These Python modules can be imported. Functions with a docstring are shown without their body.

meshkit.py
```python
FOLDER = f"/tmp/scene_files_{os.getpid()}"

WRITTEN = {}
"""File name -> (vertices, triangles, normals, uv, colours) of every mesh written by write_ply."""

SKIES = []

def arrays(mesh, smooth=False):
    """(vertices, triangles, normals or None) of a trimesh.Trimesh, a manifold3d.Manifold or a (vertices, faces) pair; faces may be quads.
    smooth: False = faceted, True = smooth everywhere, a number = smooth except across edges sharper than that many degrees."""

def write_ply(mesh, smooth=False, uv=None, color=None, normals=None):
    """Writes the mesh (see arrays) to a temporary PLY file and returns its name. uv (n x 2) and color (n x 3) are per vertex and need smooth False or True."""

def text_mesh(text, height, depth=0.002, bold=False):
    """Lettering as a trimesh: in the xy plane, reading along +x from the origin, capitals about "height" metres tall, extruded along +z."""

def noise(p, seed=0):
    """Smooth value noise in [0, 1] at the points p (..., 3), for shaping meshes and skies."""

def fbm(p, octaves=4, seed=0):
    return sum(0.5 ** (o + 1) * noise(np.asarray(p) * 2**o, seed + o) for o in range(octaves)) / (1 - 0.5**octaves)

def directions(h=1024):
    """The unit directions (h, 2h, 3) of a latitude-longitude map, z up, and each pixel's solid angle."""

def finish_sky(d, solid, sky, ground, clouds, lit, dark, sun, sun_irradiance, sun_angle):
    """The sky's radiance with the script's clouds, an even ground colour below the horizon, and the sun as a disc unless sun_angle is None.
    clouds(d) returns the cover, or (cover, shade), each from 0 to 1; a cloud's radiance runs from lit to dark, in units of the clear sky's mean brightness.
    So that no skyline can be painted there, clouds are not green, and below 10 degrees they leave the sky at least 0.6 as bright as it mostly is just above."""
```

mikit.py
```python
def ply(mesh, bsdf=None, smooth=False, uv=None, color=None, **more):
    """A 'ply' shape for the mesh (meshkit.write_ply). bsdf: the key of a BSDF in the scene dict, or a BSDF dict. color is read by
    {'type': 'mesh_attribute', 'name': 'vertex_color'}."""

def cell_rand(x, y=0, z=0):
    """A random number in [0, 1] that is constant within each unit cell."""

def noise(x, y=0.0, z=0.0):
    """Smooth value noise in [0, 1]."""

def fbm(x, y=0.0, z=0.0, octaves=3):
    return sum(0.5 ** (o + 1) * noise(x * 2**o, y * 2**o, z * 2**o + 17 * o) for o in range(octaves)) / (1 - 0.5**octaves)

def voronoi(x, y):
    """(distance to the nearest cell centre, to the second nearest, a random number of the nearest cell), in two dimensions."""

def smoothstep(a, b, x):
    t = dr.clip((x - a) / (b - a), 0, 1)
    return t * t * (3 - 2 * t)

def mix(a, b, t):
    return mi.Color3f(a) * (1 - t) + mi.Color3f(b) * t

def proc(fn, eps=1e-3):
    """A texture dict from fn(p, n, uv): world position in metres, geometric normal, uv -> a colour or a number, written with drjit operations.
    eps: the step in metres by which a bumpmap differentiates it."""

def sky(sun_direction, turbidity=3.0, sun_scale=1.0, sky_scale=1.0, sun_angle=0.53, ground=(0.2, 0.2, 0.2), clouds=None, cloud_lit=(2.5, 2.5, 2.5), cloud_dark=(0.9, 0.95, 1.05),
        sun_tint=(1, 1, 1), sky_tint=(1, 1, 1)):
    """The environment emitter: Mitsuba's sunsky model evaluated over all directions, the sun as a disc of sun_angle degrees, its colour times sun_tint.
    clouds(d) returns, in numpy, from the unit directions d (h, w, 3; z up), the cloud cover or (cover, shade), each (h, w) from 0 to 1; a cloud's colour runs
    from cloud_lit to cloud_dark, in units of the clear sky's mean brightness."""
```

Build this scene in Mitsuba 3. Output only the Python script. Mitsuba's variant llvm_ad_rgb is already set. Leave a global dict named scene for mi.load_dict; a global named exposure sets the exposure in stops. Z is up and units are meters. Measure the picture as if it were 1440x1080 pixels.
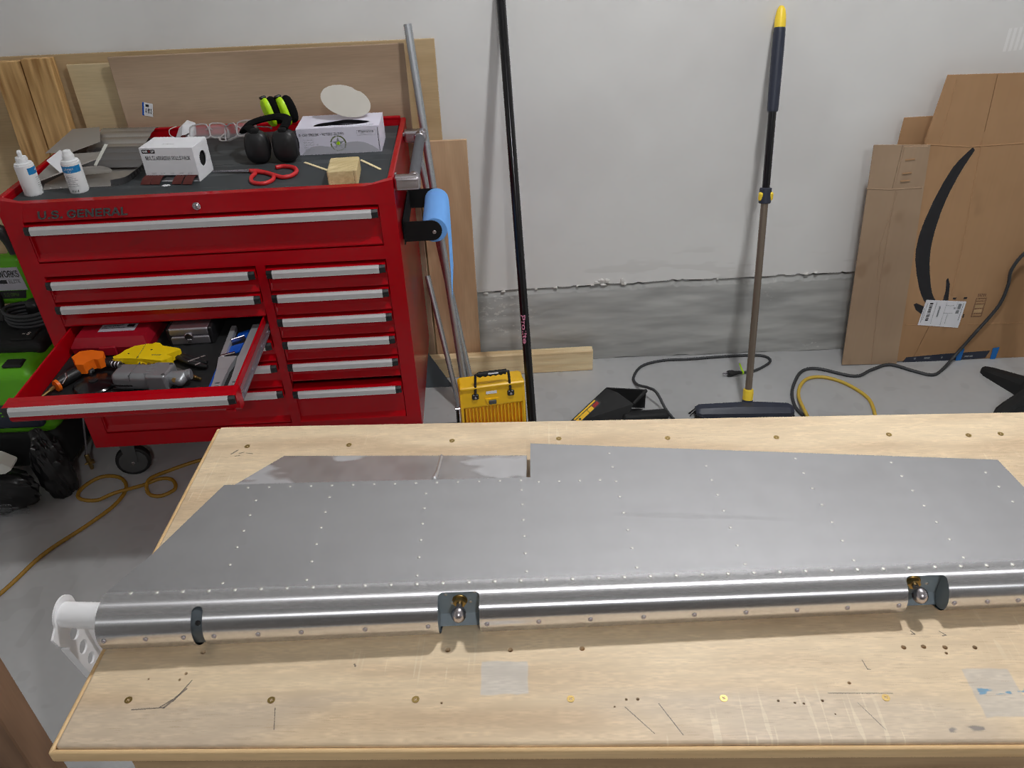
import math
import numpy as np, trimesh, mitsuba as mi, mikit, meshkit, drjit as dr
import manifold3d as m3
from shapely.geometry import Polygon, Point, box as sbox, LineString
from shapely.ops import unary_union
from shapely import affinity
from mikit import noise, fbm, smoothstep, mix, proc, cell_rand

# ------------------------------------------------------------------ camera, light, exposure
scene, labels = {'type': 'scene'}, {}
CAM_H, PITCH, ROLL, FPX = 1.7396, 0.59567, -0.04297, 1139.12
fw = np.array([0.0, math.cos(PITCH), -math.sin(PITCH)])
rt0 = np.array([1.0, 0, 0]); up0 = np.cross(rt0, fw)
rt = math.cos(ROLL) * rt0 + math.sin(ROLL) * up0
up = -math.sin(ROLL) * rt0 + math.cos(ROLL) * up0
M = np.eye(4); M[:3, 0], M[:3, 1], M[:3, 2], M[:3, 3] = -rt, up, fw, [0, 0, CAM_H]
scene['camera'] = {'type': 'perspective', 'fov': math.degrees(2 * math.atan(720 / FPX)), 'fov_axis': 'x', 'near_clip': 0.05, 'far_clip': 50.0,
                   'to_world': mi.ScalarTransform4f(M.tolist())}
exposure = 0.12
CEIL = 3.05
LAMPS = [((0.68, 1.42), 420.0), ((0.45, -1.75), 400.0)]      # round LED ceiling lamps: (x, y), radiance
LAMP_TINT = (1.0, 1.0, 1.0)
LAMP_R = 0.085

# ------------------------------------------------------------------ helpers
rng = np.random.default_rng(7)
def S(r, g, b):
    c = np.array([r, g, b]) / 255.0
    return [float(x) for x in np.where(c <= 0.04045, c / 12.92, ((c + 0.055) / 1.055) ** 2.4)]
def frame(o=(0, 0, 0), yaw=0.0, pitch=0.0, roll=0.0):
    def rot(a, k):
        c, s = math.cos(a), math.sin(a); m = np.eye(4); i, j = [(1, 2), (2, 0), (0, 1)][k]
        m[i, i] = c; m[i, j] = -s; m[j, i] = s; m[j, j] = c; return m
    T = np.eye(4); T[:3, 3] = o
    return T @ rot(yaw, 2) @ rot(pitch, 0) @ rot(roll, 1)
W0 = np.eye(4)
CH = frame((-1.3439, 2.0707, 0), 0.0246)         # tool chest: x right, y back, z up from the floor
TZ = 0.8892
TB = frame((-0.5452, 0.5511, TZ), -0.0403)       # workbench top: x right, y back, z = 0 on its surface
def axes(o, ex, ey):
    ex = np.array(ex, float); ex /= np.linalg.norm(ex); ey = np.array(ey, float); ey -= ex * (ey @ ex); ey /= np.linalg.norm(ey)
    m = np.eye(4); m[:3, 0], m[:3, 1], m[:3, 2], m[:3, 3] = ex, ey, np.cross(ex, ey), o
    return m
def tm(mesh, F):
    if hasattr(mesh, 'to_mesh'):
        q = mesh.to_mesh(); mesh = trimesh.Trimesh(q.vert_properties[:, :3], q.tri_verts, process=False)
    mesh = mesh.copy(); mesh.apply_transform(F); return mesh
def cat(*ms):
    l = []
    for m in ms: l += list(m) if isinstance(m, (list, tuple)) else [m]
    return trimesh.util.concatenate(l)
USED = {}
def num(base):
    k = USED.get(base, -1) + 1; USED[base] = k
    return base if k == 0 else f'{base}_{k:03d}'
def add(key, mesh, mat, smooth=30, F=None, uv=None):
    key = num(key)
    if F is not None or hasattr(mesh, 'to_mesh'): mesh = tm(mesh, W0 if F is None else F)
    scene[key] = mikit.ply(mesh, mat, smooth=smooth, uv=uv)
    return key
def tag(key, label, category, group=None):
    labels[key] = {'label': label, 'category': category}
    if group: labels[key]['group'] = group
    return key
def thing(base, label, category, group=None): return tag(num(base), label, category, group)
def struct(key, label=None):
    labels[key] = {'kind': 'structure'}
    if label: labels[key]['label'] = label
def bx(x0, x1, y0, y1, z0, z1, b=0.001):
    b = min(b, (x1 - x0) / 2.01, (y1 - y0) / 2.01, (z1 - z0) / 2.01); P = []
    for x, sx in ((x0, 1), (x1, -1)):
        for y, sy in ((y0, 1), (y1, -1)):
            for z, sz in ((z0, 1), (z1, -1)):
                P += [(x + sx * b, y + sy * b, z), (x + sx * b, y, z + sz * b), (x, y + sy * b, z + sz * b)]
    return trimesh.convex.convex_hull(np.array(P))
def hull(P): return trimesh.convex.convex_hull(np.array(P, float))
def rbox(x0, x1, y0, y1, z0, z1, r, seg=10):
    m3.set_circular_segments(seg)
    s = m3.Manifold.sphere(r, seg)
    return tm(m3.Manifold.batch_hull([s.translate((x, y, z)) for x in (x0 + r, x1 - r) for y in (y0 + r, y1 - r) for z in (z0 + r, z1 - r)]), np.eye(4))
def ext(poly, h, z0=0.0):
    if not isinstance(poly, Polygon) and not hasattr(poly, 'geoms'): poly = Polygon(poly)
    gs = getattr(poly, 'geoms', [poly])
    ms = [trimesh.creation.extrude_polygon(g, h, engine='earcut') for g in gs]
    m = cat(ms); m.apply_translation([0, 0, z0]); return m
def prism_x(yz, x0, x1):          # section in (y, z) swept along x
    m = ext(yz, x1 - x0); q = np.array([[0, 0, 1, x0], [1, 0, 0, 0], [0, 1, 0, 0], [0, 0, 0, 1.0]]); m.apply_transform(q); return m
def prism_y(xz, y0, y1):
    m = ext(xz, y1 - y0); q = np.array([[1, 0, 0, 0], [0, 0, -1, y1], [0, 1, 0, 0], [0, 0, 0, 1.0]]); m.apply_transform(q); return m
def lathe(prof, n=24):             # (radius, z) pairs
    return trimesh.creation.revolve(np.array(prof, float), sections=n)
def cyl(p0, p1, r, n=20, r1=None):
    p0, p1 = np.array(p0, float), np.array(p1, float); L = np.linalg.norm(p1 - p0); r1 = r if r1 is None else r1
    c = min(r, r1) * 0.12
    m = lathe([(0, 0), (r - c, 0), (r, c), (r1, L - c), (r1 - c, L), (0, L)], n)
    z = (p1 - p0) / L; a = np.array([1, 0, 0]) if abs(z[0]) < 0.9 else np.array([0, 1, 0])
    x = np.cross(a, z); return tm(m, axes(p0, x, np.cross(z, x)))
def spline(P, n=8, closed=False):
    P = np.array(P, float); out = []; N = len(P)
    for i in range(N if closed else N - 1):
        p = [P[(i + k) % N] if closed else P[min(max(i + k, 0), N - 1)] for k in (-1, 0, 1, 2)]
        for t in np.arange(n) / n:
            out.append(0.5 * (2 * p[1] + (p[2] - p[0]) * t + (2 * p[0] - 5 * p[1] + 4 * p[2] - p[3]) * t * t + (3 * p[1] - p[0] - 3 * p[2] + p[3]) * t ** 3))
    if not closed: out.append(P[-1])
    return np.array(out)
def tube(P, r, sides=8, closed=False, flat=1.0):
    P = np.array(P, float); N = len(P); r = np.broadcast_to(np.array(r, float), (N,))
    t = (np.roll(P, -1, 0) - np.roll(P, 1, 0)) if closed else np.gradient(P, axis=0)
    t /= np.linalg.norm(t, axis=1, keepdims=True) + 1e-12
    u = np.zeros_like(P); a = np.array([0, 0, 1.0]) if abs(t[0, 2]) < 0.9 else np.array([1.0, 0, 0])
    u[0] = a - t[0] * (a @ t[0]); u[0] /= np.linalg.norm(u[0])
    for i in range(1, N):
        u[i] = u[i - 1] - t[i] * (u[i - 1] @ t[i]); u[i] /= np.linalg.norm(u[i]) + 1e-12
    b = np.cross(t, u); ang = np.arange(sides) * 2 * math.pi / sides
    V = P[:, None] + r[:, None, None] * (np.cos(ang)[None, :, None] * u[:, None] * flat + np.sin(ang)[None, :, None] * b[:, None])
    f = []; M_ = N if closed else N - 1
    for i in range(M_):
        j = (i + 1) % N
        for k in range(sides):
            l = (k + 1) % sides
            f += [(i * sides + k, i * sides + l, j * sides + l), (i * sides + k, j * sides + l, j * sides + k)]
    V = V.reshape(-1, 3)
    if not closed:
        n0 = len(V); V = np.vstack([V, P[0], P[-1]])
        for k in range(sides):
            l = (k + 1) % sides; f += [(n0, l, k), (n0 + 1, (N - 1) * sides + k, (N - 1) * sides + l)]
    m = trimesh.Trimesh(V, f, process=False)
    return m
def loft(rings, caps=True):
    R = np.array(rings, float); n, k = R.shape[:2]; V = R.reshape(-1, 3); f = []
    for i in range(n - 1):
        for a in range(k):
            b = (a + 1) % k; f += [(i * k + a, i * k + b, (i + 1) * k + b), (i * k + a, (i + 1) * k + b, (i + 1) * k + a)]
    if caps:
        V = np.vstack([V, R[0].mean(0), R[-1].mean(0)]); c0, c1 = n * k, n * k + 1
        for a in range(k):
            b = (a + 1) % k; f += [(c0, b, a), (c1, (n - 1) * k + a, (n - 1) * k + b)]
    m = trimesh.Trimesh(V, f, process=False); m.fix_normals(); return m
def strips(poly, cuts, fn):        # polygon in (u, v) cut into strips along v, then bent by fn(u, v) -> xyz; returns mesh and uv
    V, F_, n = [], [], 0
    u0, v0, u1, v1 = poly.bounds
    for a, b in zip(cuts[:-1], cuts[1:]):
        g = poly.intersection(sbox(u0 - 1, a, u1 + 1, b))
        for q in getattr(g, 'geoms', [g]):
            if q.geom_type != 'Polygon' or q.area < 1e-10: continue
            vv, ff = trimesh.creation.triangulate_polygon(q, engine='earcut')
            V.append(vv); F_.append(np.array(ff) + n); n += len(vv)
    V, F_ = np.vstack(V), np.vstack(F_)
    key = np.round(V, 6); uq, inv = np.unique(key, axis=0, return_inverse=True); F_ = inv.ravel()[F_]
    F_ = F_[(F_[:, 0] != F_[:, 1]) & (F_[:, 1] != F_[:, 2]) & (F_[:, 0] != F_[:, 2])]
    X = fn(uq[:, 0], uq[:, 1])
    return trimesh.Trimesh(X, F_, process=False), uq
def text(s, h, o, ex, ey, depth=0.0004, bold=False, width=None):
    m = meshkit.text_mesh(s, h, depth, bold)
    if width: m.apply_scale([width / m.bounds[1][0], 1, 1])
    return tm(m, axes(o, ex, ey))

# ------------------------------------------------------------------ materials
def prin(name, col, rough=0.5, metal=0.0, spec=0.5, **k):
    c = col if isinstance(col, dict) else {'type': 'rgb', 'value': list(col)}
    rr = rough if isinstance(rough, dict) else float(rough)
    scene[name] = {'type': 'twosided', 'bsdf': {'type': 'principled', 'base_color': c, 'roughness': rr, 'metallic': float(metal), 'specular': float(spec), **k}}
    return name
def bump(name, fn, scale, eps=1e-3):
    inner = scene[name]['bsdf']
    scene[name] = {'type': 'twosided', 'bsdf': {'type': 'bumpmap', 'arbitrary': {**proc(fn, eps)}, 'scale': float(scale), 'bsdf': inner}}
def conductor(name, au, av=None, refl=(0.9, 0.9, 0.91), mat='Al'):
    T_ = lambda a: a if isinstance(a, dict) else float(a)
    scene[name] = {'type': 'twosided', 'bsdf': {'type': 'roughconductor', 'material': mat, 'distribution': 'ggx', 'alpha_u': T_(au), 'alpha_v': T_(au if av is None else av),
                   'specular_reflectance': {'type': 'rgb', 'value': list(refl)}}}
    return name
def wood(name, c0, c1, along, across, third=None, stretch=2.0, fine=60.0, rough=0.55, seed=0.0, extra=None, band=(0.22, 0.78)):
    A, B = np.array(along, float), np.array(across, float); C_ = np.cross(A, B)
    def fn(p, n, uv):
        u = p.x * float(A[0]) + p.y * float(A[1]) + p.z * float(A[2])
        v = p.x * float(B[0]) + p.y * float(B[1]) + p.z * float(B[2])
        w = p.x * float(C_[0]) + p.y * float(C_[1]) + p.z * float(C_[2])
        broad = fbm(u * stretch + seed, v * 9.0 + seed, w * 9.0, 3)
        line = fbm(u * stretch * 3.0, v * fine + 2.5 * broad, w * fine, 2)
        pores = noise(u * 25.0, v * 420.0, w * 420.0)
        t = dr.clip(0.55 * broad + 0.45 * line, 0, 1)
        c = mix(c0, c1, smoothstep(float(band[0]), float(band[1]), t)) * (0.93 + 0.12 * pores)
        return extra(p, c, u, v) if extra else c
    return prin(name, proc(fn), rough, spec=0.3)

def f_wall(p, n, uv):
    a = fbm(p.x * 3.1, p.y * 3.0, p.z * 2.3, 4)
    d = noise(p.x * 11.0, p.y * 9.0, p.z * 9.0)
    c = mix(S(214, 213, 212), S(223, 223, 222), smoothstep(0.25, 0.75, a)) * (0.985 + 0.02 * d)
    st = smoothstep(0.66, 0.74, fbm(p.x * 6.0 + 3.0, p.z * 26.0, 4.0, 3)) * smoothstep(0.62, 0.36, p.z)
    c = mix(c, mi.Color3f(*S(182, 180, 176)), 0.2 * st)
    # white filler strokes high up on the right
    k = p.z - 1.10 - 0.08 * (p.x - 1.6)
    bars = smoothstep(0.35, 0.2, dr.abs(dr.abs((p.x - 1.655) / 0.017 - dr.floor((p.x - 1.655) / 0.017)) - 0.5)) 
    on = bars * smoothstep(0.0, 0.004, k) * smoothstep(0.075, 0.07, k) * smoothstep(1.620, 1.624, p.x) * smoothstep(1.70, 1.69, p.x)
    return mix(c, mi.Color3f(0.85, 0.85, 0.85), 0.7 * on)
prin('mat_drywall', proc(f_wall), 0.75, spec=0.25)
def f_conc(p, n, uv):
    a = fbm(p.x * 2.2 + 5, p.y * 8.0, p.z * 9.0, 4)
    b = fbm(p.x * 7.0, p.y * 7.0, p.z * 34.0, 3)
    c = mix(S(150, 151, 150), S(182, 183, 181), smoothstep(0.25, 0.75, 0.6 * a + 0.4 * b))
    w = smoothstep(0.66, 0.74, fbm(p.x * 60.0, p.z * 110.0, 3.0, 3)) * smoothstep(0.55, 0.7, noise(p.x * 5.0, p.z * 4.0, 9.0))
    return mix(c, mi.Color3f(*S(206, 206, 202)), 0.7 * w)
prin('mat_concrete', proc(f_conc), 0.8, spec=0.2)
def f_floor(p, n, uv):
    a = fbm(p.x * 1.7, p.y * 1.7, 0.0, 4)
    b = noise(p.x * 60.0, p.y * 60.0, 1.0)
    c = mix(S(164, 165, 166), S(176, 177, 178), smoothstep(0.3, 0.7, a)) * (0.98 + 0.03 * b)
    d = smoothstep(0.78, 0.83, noise(p.x * 21.0, p.y * 21.0, 7.0))
    return mix(c, mi.Color3f(*S(128, 127, 125)), 0.12 * d)
prin('mat_floor', proc(f_floor), 0.42, spec=0.4)
prin('mat_far_wall', S(112, 108, 104), 0.8, spec=0.2)
prin('mat_ceiling', S(222, 222, 220), 0.8, spec=0.2)
def f_flake(p, n, uv):
    return mix(S(196, 194, 190), S(228, 227, 224), noise(p.x * 90.0, p.y * 90.0, p.z * 90.0))
prin('mat_flake', proc(f_flake), 0.8, spec=0.2)

def f_red(p, n, uv):
    a = fbm(p.x * 4, p.y * 4, p.z * 4, 3)
    c = mix(S(208, 8, 34), S(216, 10, 38), a)
    s = smoothstep(0.79, 0.83, noise(p.x * 9 + p.z * 6, p.y * 30, p.z * 48 - p.x * 20)) * smoothstep(0.62, 0.75, noise(p.x * 6, p.y * 6, p.z * 6 + 4))
    return mix(c, mi.Color3f(*S(186, 60, 62)), 0.35 * s)
scene['mat_red'] = {'type': 'twosided', 'bsdf': {'type': 'roughplastic', 'diffuse_reflectance': proc(f_red), 'specular_reflectance': {'type': 'rgb', 'value': [0.7, 0.7, 0.7]}, 'alpha': 0.05, 'int_ior': 1.55, 'nonlinear': True}}
prin('mat_red_plastic', S(150, 14, 34), 0.45)
prin('mat_red_grip', S(196, 40, 44), 0.4)
def f_mat(p, n, uv):
    a = fbm(p.x * 7, p.y * 7, 0.0, 4)
    w = smoothstep(0.62, 0.75, fbm(p.x * 5.0 + 2, p.y * 28.0, 1.0, 3))
    return mix(mix(S(46, 50, 52), S(62, 66, 69), a), mi.Color3f(*S(88, 92, 94)), 0.35 * w)
prin('mat_liner', proc(f_mat), 0.6, spec=0.3)
prin('mat_brushed', S(208, 208, 210), 0.36, 0.4)
conductor('mat_chrome', 0.06, None, (0.86, 0.85, 0.84), 'Cr')
conductor('mat_steel', 0.22, None, (0.78, 0.79, 0.82), 'Cr')
conductor('mat_galv', 0.22, None, (0.62, 0.66, 0.70), 'Al')
prin('mat_brass', S(172, 146, 92), 0.38, 1.0)
prin('mat_black', S(24, 24, 26), 0.4)
prin('mat_black_matt', S(20, 20, 21), 0.75, spec=0.2)
prin('mat_black_gloss', S(15, 15, 18), 0.16)
prin('mat_rubber', S(30, 31, 32), 0.65, spec=0.3)
prin('mat_grey_rubber', S(84, 85, 90), 0.7, spec=0.3)
prin('mat_foot_grey', S(70, 71, 72), 0.5)
prin('mat_white_plastic', S(226, 228, 230), 0.35)
prin('mat_white_paint', S(228, 228, 230), 0.25, clearcoat=0.4)
prin('mat_white_card', S(222, 223, 228), 0.6, spec=0.3)
prin('mat_lilac_card', S(212, 210, 226), 0.5, spec=0.35)
prin('mat_grey_card', S(176, 176, 186), 0.5, spec=0.35)
prin('mat_print_black', S(30, 30, 34), 0.6)
prin('mat_print_grey', S(120, 124, 128), 0.6)
prin('mat_print_olive', S(88, 96, 60), 0.6)
prin('mat_print_red', S(150, 20, 24), 0.6)
prin('mat_label_blue', S(24, 120, 180), 0.4)
prin('mat_blue', S(14, 78, 176), 0.45)
prin('mat_blue_paper', S(112, 166, 232), 0.85, spec=0.15)
prin('mat_blue_tape', S(22, 104, 178), 0.6)
prin('mat_lime', S(186, 236, 20), 0.4)
prin('mat_green', S(92, 172, 20), 0.4)
prin('mat_green_dark', S(66, 100, 30), 0.45)
prin('mat_yellow', S(236, 186, 20), 0.38)
prin('mat_yellow_tool', S(240, 206, 20), 0.35)
prin('mat_yellow_plastic', S(240, 208, 60), 0.4)
prin('mat_orange', S(236, 110, 16), 0.4)
prin('mat_navy', S(40, 45, 60), 0.45)
prin('mat_bronze', S(138, 126, 114), 0.35, 0.8)
prin('mat_pink', S(206, 130, 160), 0.5)
prin('mat_cord', S(50, 52, 55), 0.55)
prin('mat_cord_yellow', S(190, 160, 62), 0.5)
prin('mat_hose', S(150, 112, 34), 0.5)
prin('mat_maroon', S(92, 50, 47), 0.85, spec=0.15)
prin('mat_primer', S(126, 140, 150), 0.5)
prin('mat_dark_slate', S(70, 78, 84), 0.5)
prin('mat_cast_light', S(186, 188, 192), 0.32, 0.5)
prin('mat_grey_cast', S(150, 152, 156), 0.38, 0.55)
prin('mat_fabric_black', S(16, 16, 17), 0.95, spec=0.1)
prin('mat_offwhite', S(205, 205, 198), 0.6)
prin('mat_stick', S(222, 206, 166), 0.7, spec=0.2)
prin('mat_sandpaper', S(196, 192, 184), 0.9, spec=0.1)
scene['mat_clear'] = {'type': 'blendbsdf', 'weight': 0.2, 'a': {'type': 'thindielectric', 'int_ior': 1.6}, 'b': {'type': 'twosided', 'bsdf': {'type': 'roughplastic', 'diffuse_reflectance': {'type': 'rgb', 'value': S(225, 226, 230)}, 'alpha': 0.12}}}

def f_cardboard(c0, c1, k):
    def fn(p, n, uv):
        a = fbm(p.x * 3.0 + k, p.y * 3, p.z * 3.0, 4)
        f = noise(p.x * 150.0, p.y * 40.0, p.z * 6.0)
        sc = smoothstep(0.7, 0.82, fbm(p.x * 11.0, 2.0 + k, p.z * 5.0, 3))
        return mix(mix(c0, c1, smoothstep(0.3, 0.7, a)), mi.Color3f(*S(122, 92, 66)), 0.3 * sc) * (0.97 + 0.04 * f)
    return fn
prin('mat_card_brown', proc(f_cardboard(S(160, 124, 90), S(174, 138, 104), 0.0)), 0.8, spec=0.15)
prin('mat_card_grey', proc(f_cardboard(S(156, 132, 110), S(170, 146, 122), 7.0)), 0.8, spec=0.15)

wood('mat_ply_back', S(176, 150, 112), S(200, 176, 140), (1, 0, 0), (0, 0, 1), stretch=1.3, fine=26)
wood('mat_ply_front', S(158, 134, 112), S(186, 162, 138), (1, 0, 0), (0, 0, 1), stretch=1.1, fine=22, seed=3)
wood('mat_ply_pale', S(192, 172, 134), S(208, 190, 154), (1, 0, 0), (0, 0, 1), stretch=1.5, fine=20, seed=5)
wood('mat_ply_right', S(178, 144, 112), S(210, 180, 146), (0, 0, 1), (1, 0, 0), stretch=2.0, fine=24, seed=8)
wood('mat_plank', S(146, 106, 60), S(212, 174, 120), (0, 0, 1), (1, 0, 0), stretch=1.6, fine=75, seed=2, band=(0.30, 0.68))
wood('mat_stud', S(208, 180, 136), S(234, 214, 174), (1, 0, 0), (0, 0.3, 1), stretch=2.2, fine=80, seed=4, band=(0.24, 0.62))
wood('mat_apron', S(150, 120, 88), S(190, 160, 122), (1, 0, 0), (0, 0, 1), stretch=2.0, fine=50, seed=6)
wood('mat_block', S(184, 164, 118), S(218, 200, 156), (0.8, 0.6, 0), (0, 0, 1), stretch=9.0, fine=130, seed=1)
wood('mat_post', S(104, 78, 58), S(140, 108, 84), (0, 0, 1), (0.7, 0.7, 0), stretch=1.5, fine=40, seed=9)
def marks(p, c, u, v):
    c_, s_ = math.cos(-0.0403), math.sin(-0.0403)
    dx, dy = p.x + 0.5452, p.y - 0.5511
    x, y = c_ * dx + s_ * dy, -s_ * dx + c_ * dy
    wob = 0.004 * (fbm(x * 60.0, y * 60.0, 0.0, 3) - 0.5)
    def rect(x0, x1, y0, y1, e=0.0012):
        return smoothstep(x0 - e, x0 + e, x + wob) * smoothstep(x1 + e, x1 - e, x + wob) * smoothstep(y0 - e, y0 + e, y + wob) * smoothstep(y1 + e, y1 - e, y + wob)
    # worn grey wash on the veneer, and the two pale grey patches
    wear = smoothstep(0.45, 0.62, fbm(x * 2.2 + 4.0, y * 7.0, 2.0, 3)) * smoothstep(0.075, 0.045, y + 0.02 * (noise(x * 9.0, y * 20.0) - 0.5))
    c = mix(c, mi.Color3f(*S(186, 172, 156)), 0.55 * wear)
    gp = rect(0.4895, 0.5460, 0.0640, 0.1110)
    gq = rect(1.0690, 1.1230, 0.0300, 0.0945)
    c = mix(c, mi.Color3f(*S(192, 188, 182)), 0.75 * gp)
    c = mix(c, mi.Color3f(*S(186, 180, 172)), 0.7 * gq)
    bl = smoothstep(0.5, 0.66, fbm(x * 90.0, y * 260.0, 5.0, 2)) * dr.maximum(rect(1.075, 1.112, 0.0600, 0.0680), rect(1.120, 1.170, 0.0615, 0.0685))
    c = mix(c, mi.Color3f(*S(80, 140, 176)), 0.8 * bl)
    bm = smoothstep(0.45, 0.62, fbm(x * 60.0, y * 160.0, 8.0, 2)) * rect(1.02, 1.06, 0.0115, 0.0180)
    c = mix(c, mi.Color3f(*S(110, 108, 112)), 0.7 * bm)
    # pencil and pen lines: (x0, y0, x1, y1, half width)
    for x0, y0, x1, y1, w in ((0.072, 0.047, 0.110, 0.0495, 0.0007), (0.110, 0.0495, 0.128, 0.075, 0.0011), (0.118, 0.058, 0.131, 0.087, 0.0006), (0.105, 0.050, 0.116, 0.060, 0.0007),
                              (0.9, 0.0625, 0.975, 0.0615, 0.0005), (0.955, 0.108, 0.957, 0.095, 0.0005), (0.957, 0.095, 0.9605, 0.0945, 0.0005), (0.3295, 0.1085, 0.3310, 0.1055, 0.0008),
                              (1.065, 0.150, 1.071, 0.144, 0.0006), (1.071, 0.144, 1.066, 0.143, 0.0006), (1.030, 0.151, 1.033, 0.146, 0.0007), (1.033, 0.146, 1.029, 0.146, 0.0006),
                              (0.044, 0.531, 0.052, 0.541, 0.0012), (0.056, 0.532, 0.064, 0.535, 0.0009), (0.070, 0.533, 0.080, 0.531, 0.0007), (0.052, 0.525, 0.060, 0.527, 0.0008),
                              (0.66, 0.046, 0.69, 0.012, 0.0004), (0.70, 0.050, 0.722, 0.010, 0.0004), (0.93, 0.05, 0.95, 0.015, 0.0004), (0.245, 0.048, 0.251, 0.020, 0.0005)):
        L2 = (x1 - x0) ** 2 + (y1 - y0) ** 2
        t = dr.clip(((x - x0) * (x1 - x0) + (y - y0) * (y1 - y0)) / L2, 0, 1)
        d = dr.sqrt(dr.square(x - x0 - t * (x1 - x0)) + dr.square(y - y0 - t * (y1 - y0)))
        c = mix(c, mi.Color3f(*S(84, 78, 78)), 0.75 * smoothstep(w * 1.6, w * 0.7, d + wob * 0.12))
    sc = smoothstep(0.82, 0.86, noise(x * 30.0 + y * 18.0, y * 8.0 - x * 300.0, 2.0)) * smoothstep(0.6, 0.75, noise(x * 7.0, y * 7.0, 3.0))
    c = mix(c, mi.Color3f(*S(226, 212, 186)), 0.35 * sc)
    fl = noise(x * 130.0, y * 620.0, 21.0) * noise(x * 37.0, y * 150.0, 23.0)
    c = c * (0.93 + 0.22 * fl)
    dk = smoothstep(0.70, 0.82, fbm(x * 45.0, y * 900.0, 11.0, 2)) * smoothstep(0.4, 0.7, noise(x * 5.0, y * 9.0, 6.0))
    return mix(c, mi.Color3f(*S(150, 122, 92)), 0.22 * dk)
wood('mat_bench', S(192, 167, 137), S(223, 203, 172), (math.cos(-0.0403), math.sin(-0.0403), 0), (-math.sin(-0.0403), math.cos(-0.0403), 0), stretch=1.8, fine=34, rough=0.42, seed=11, extra=marks)
wood('mat_bench_edge', S(196, 160, 112), S(220, 188, 142), (1, 0, 0), (0, 0, 1), stretch=1.8, fine=60, rough=0.5, seed=12)
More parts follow.
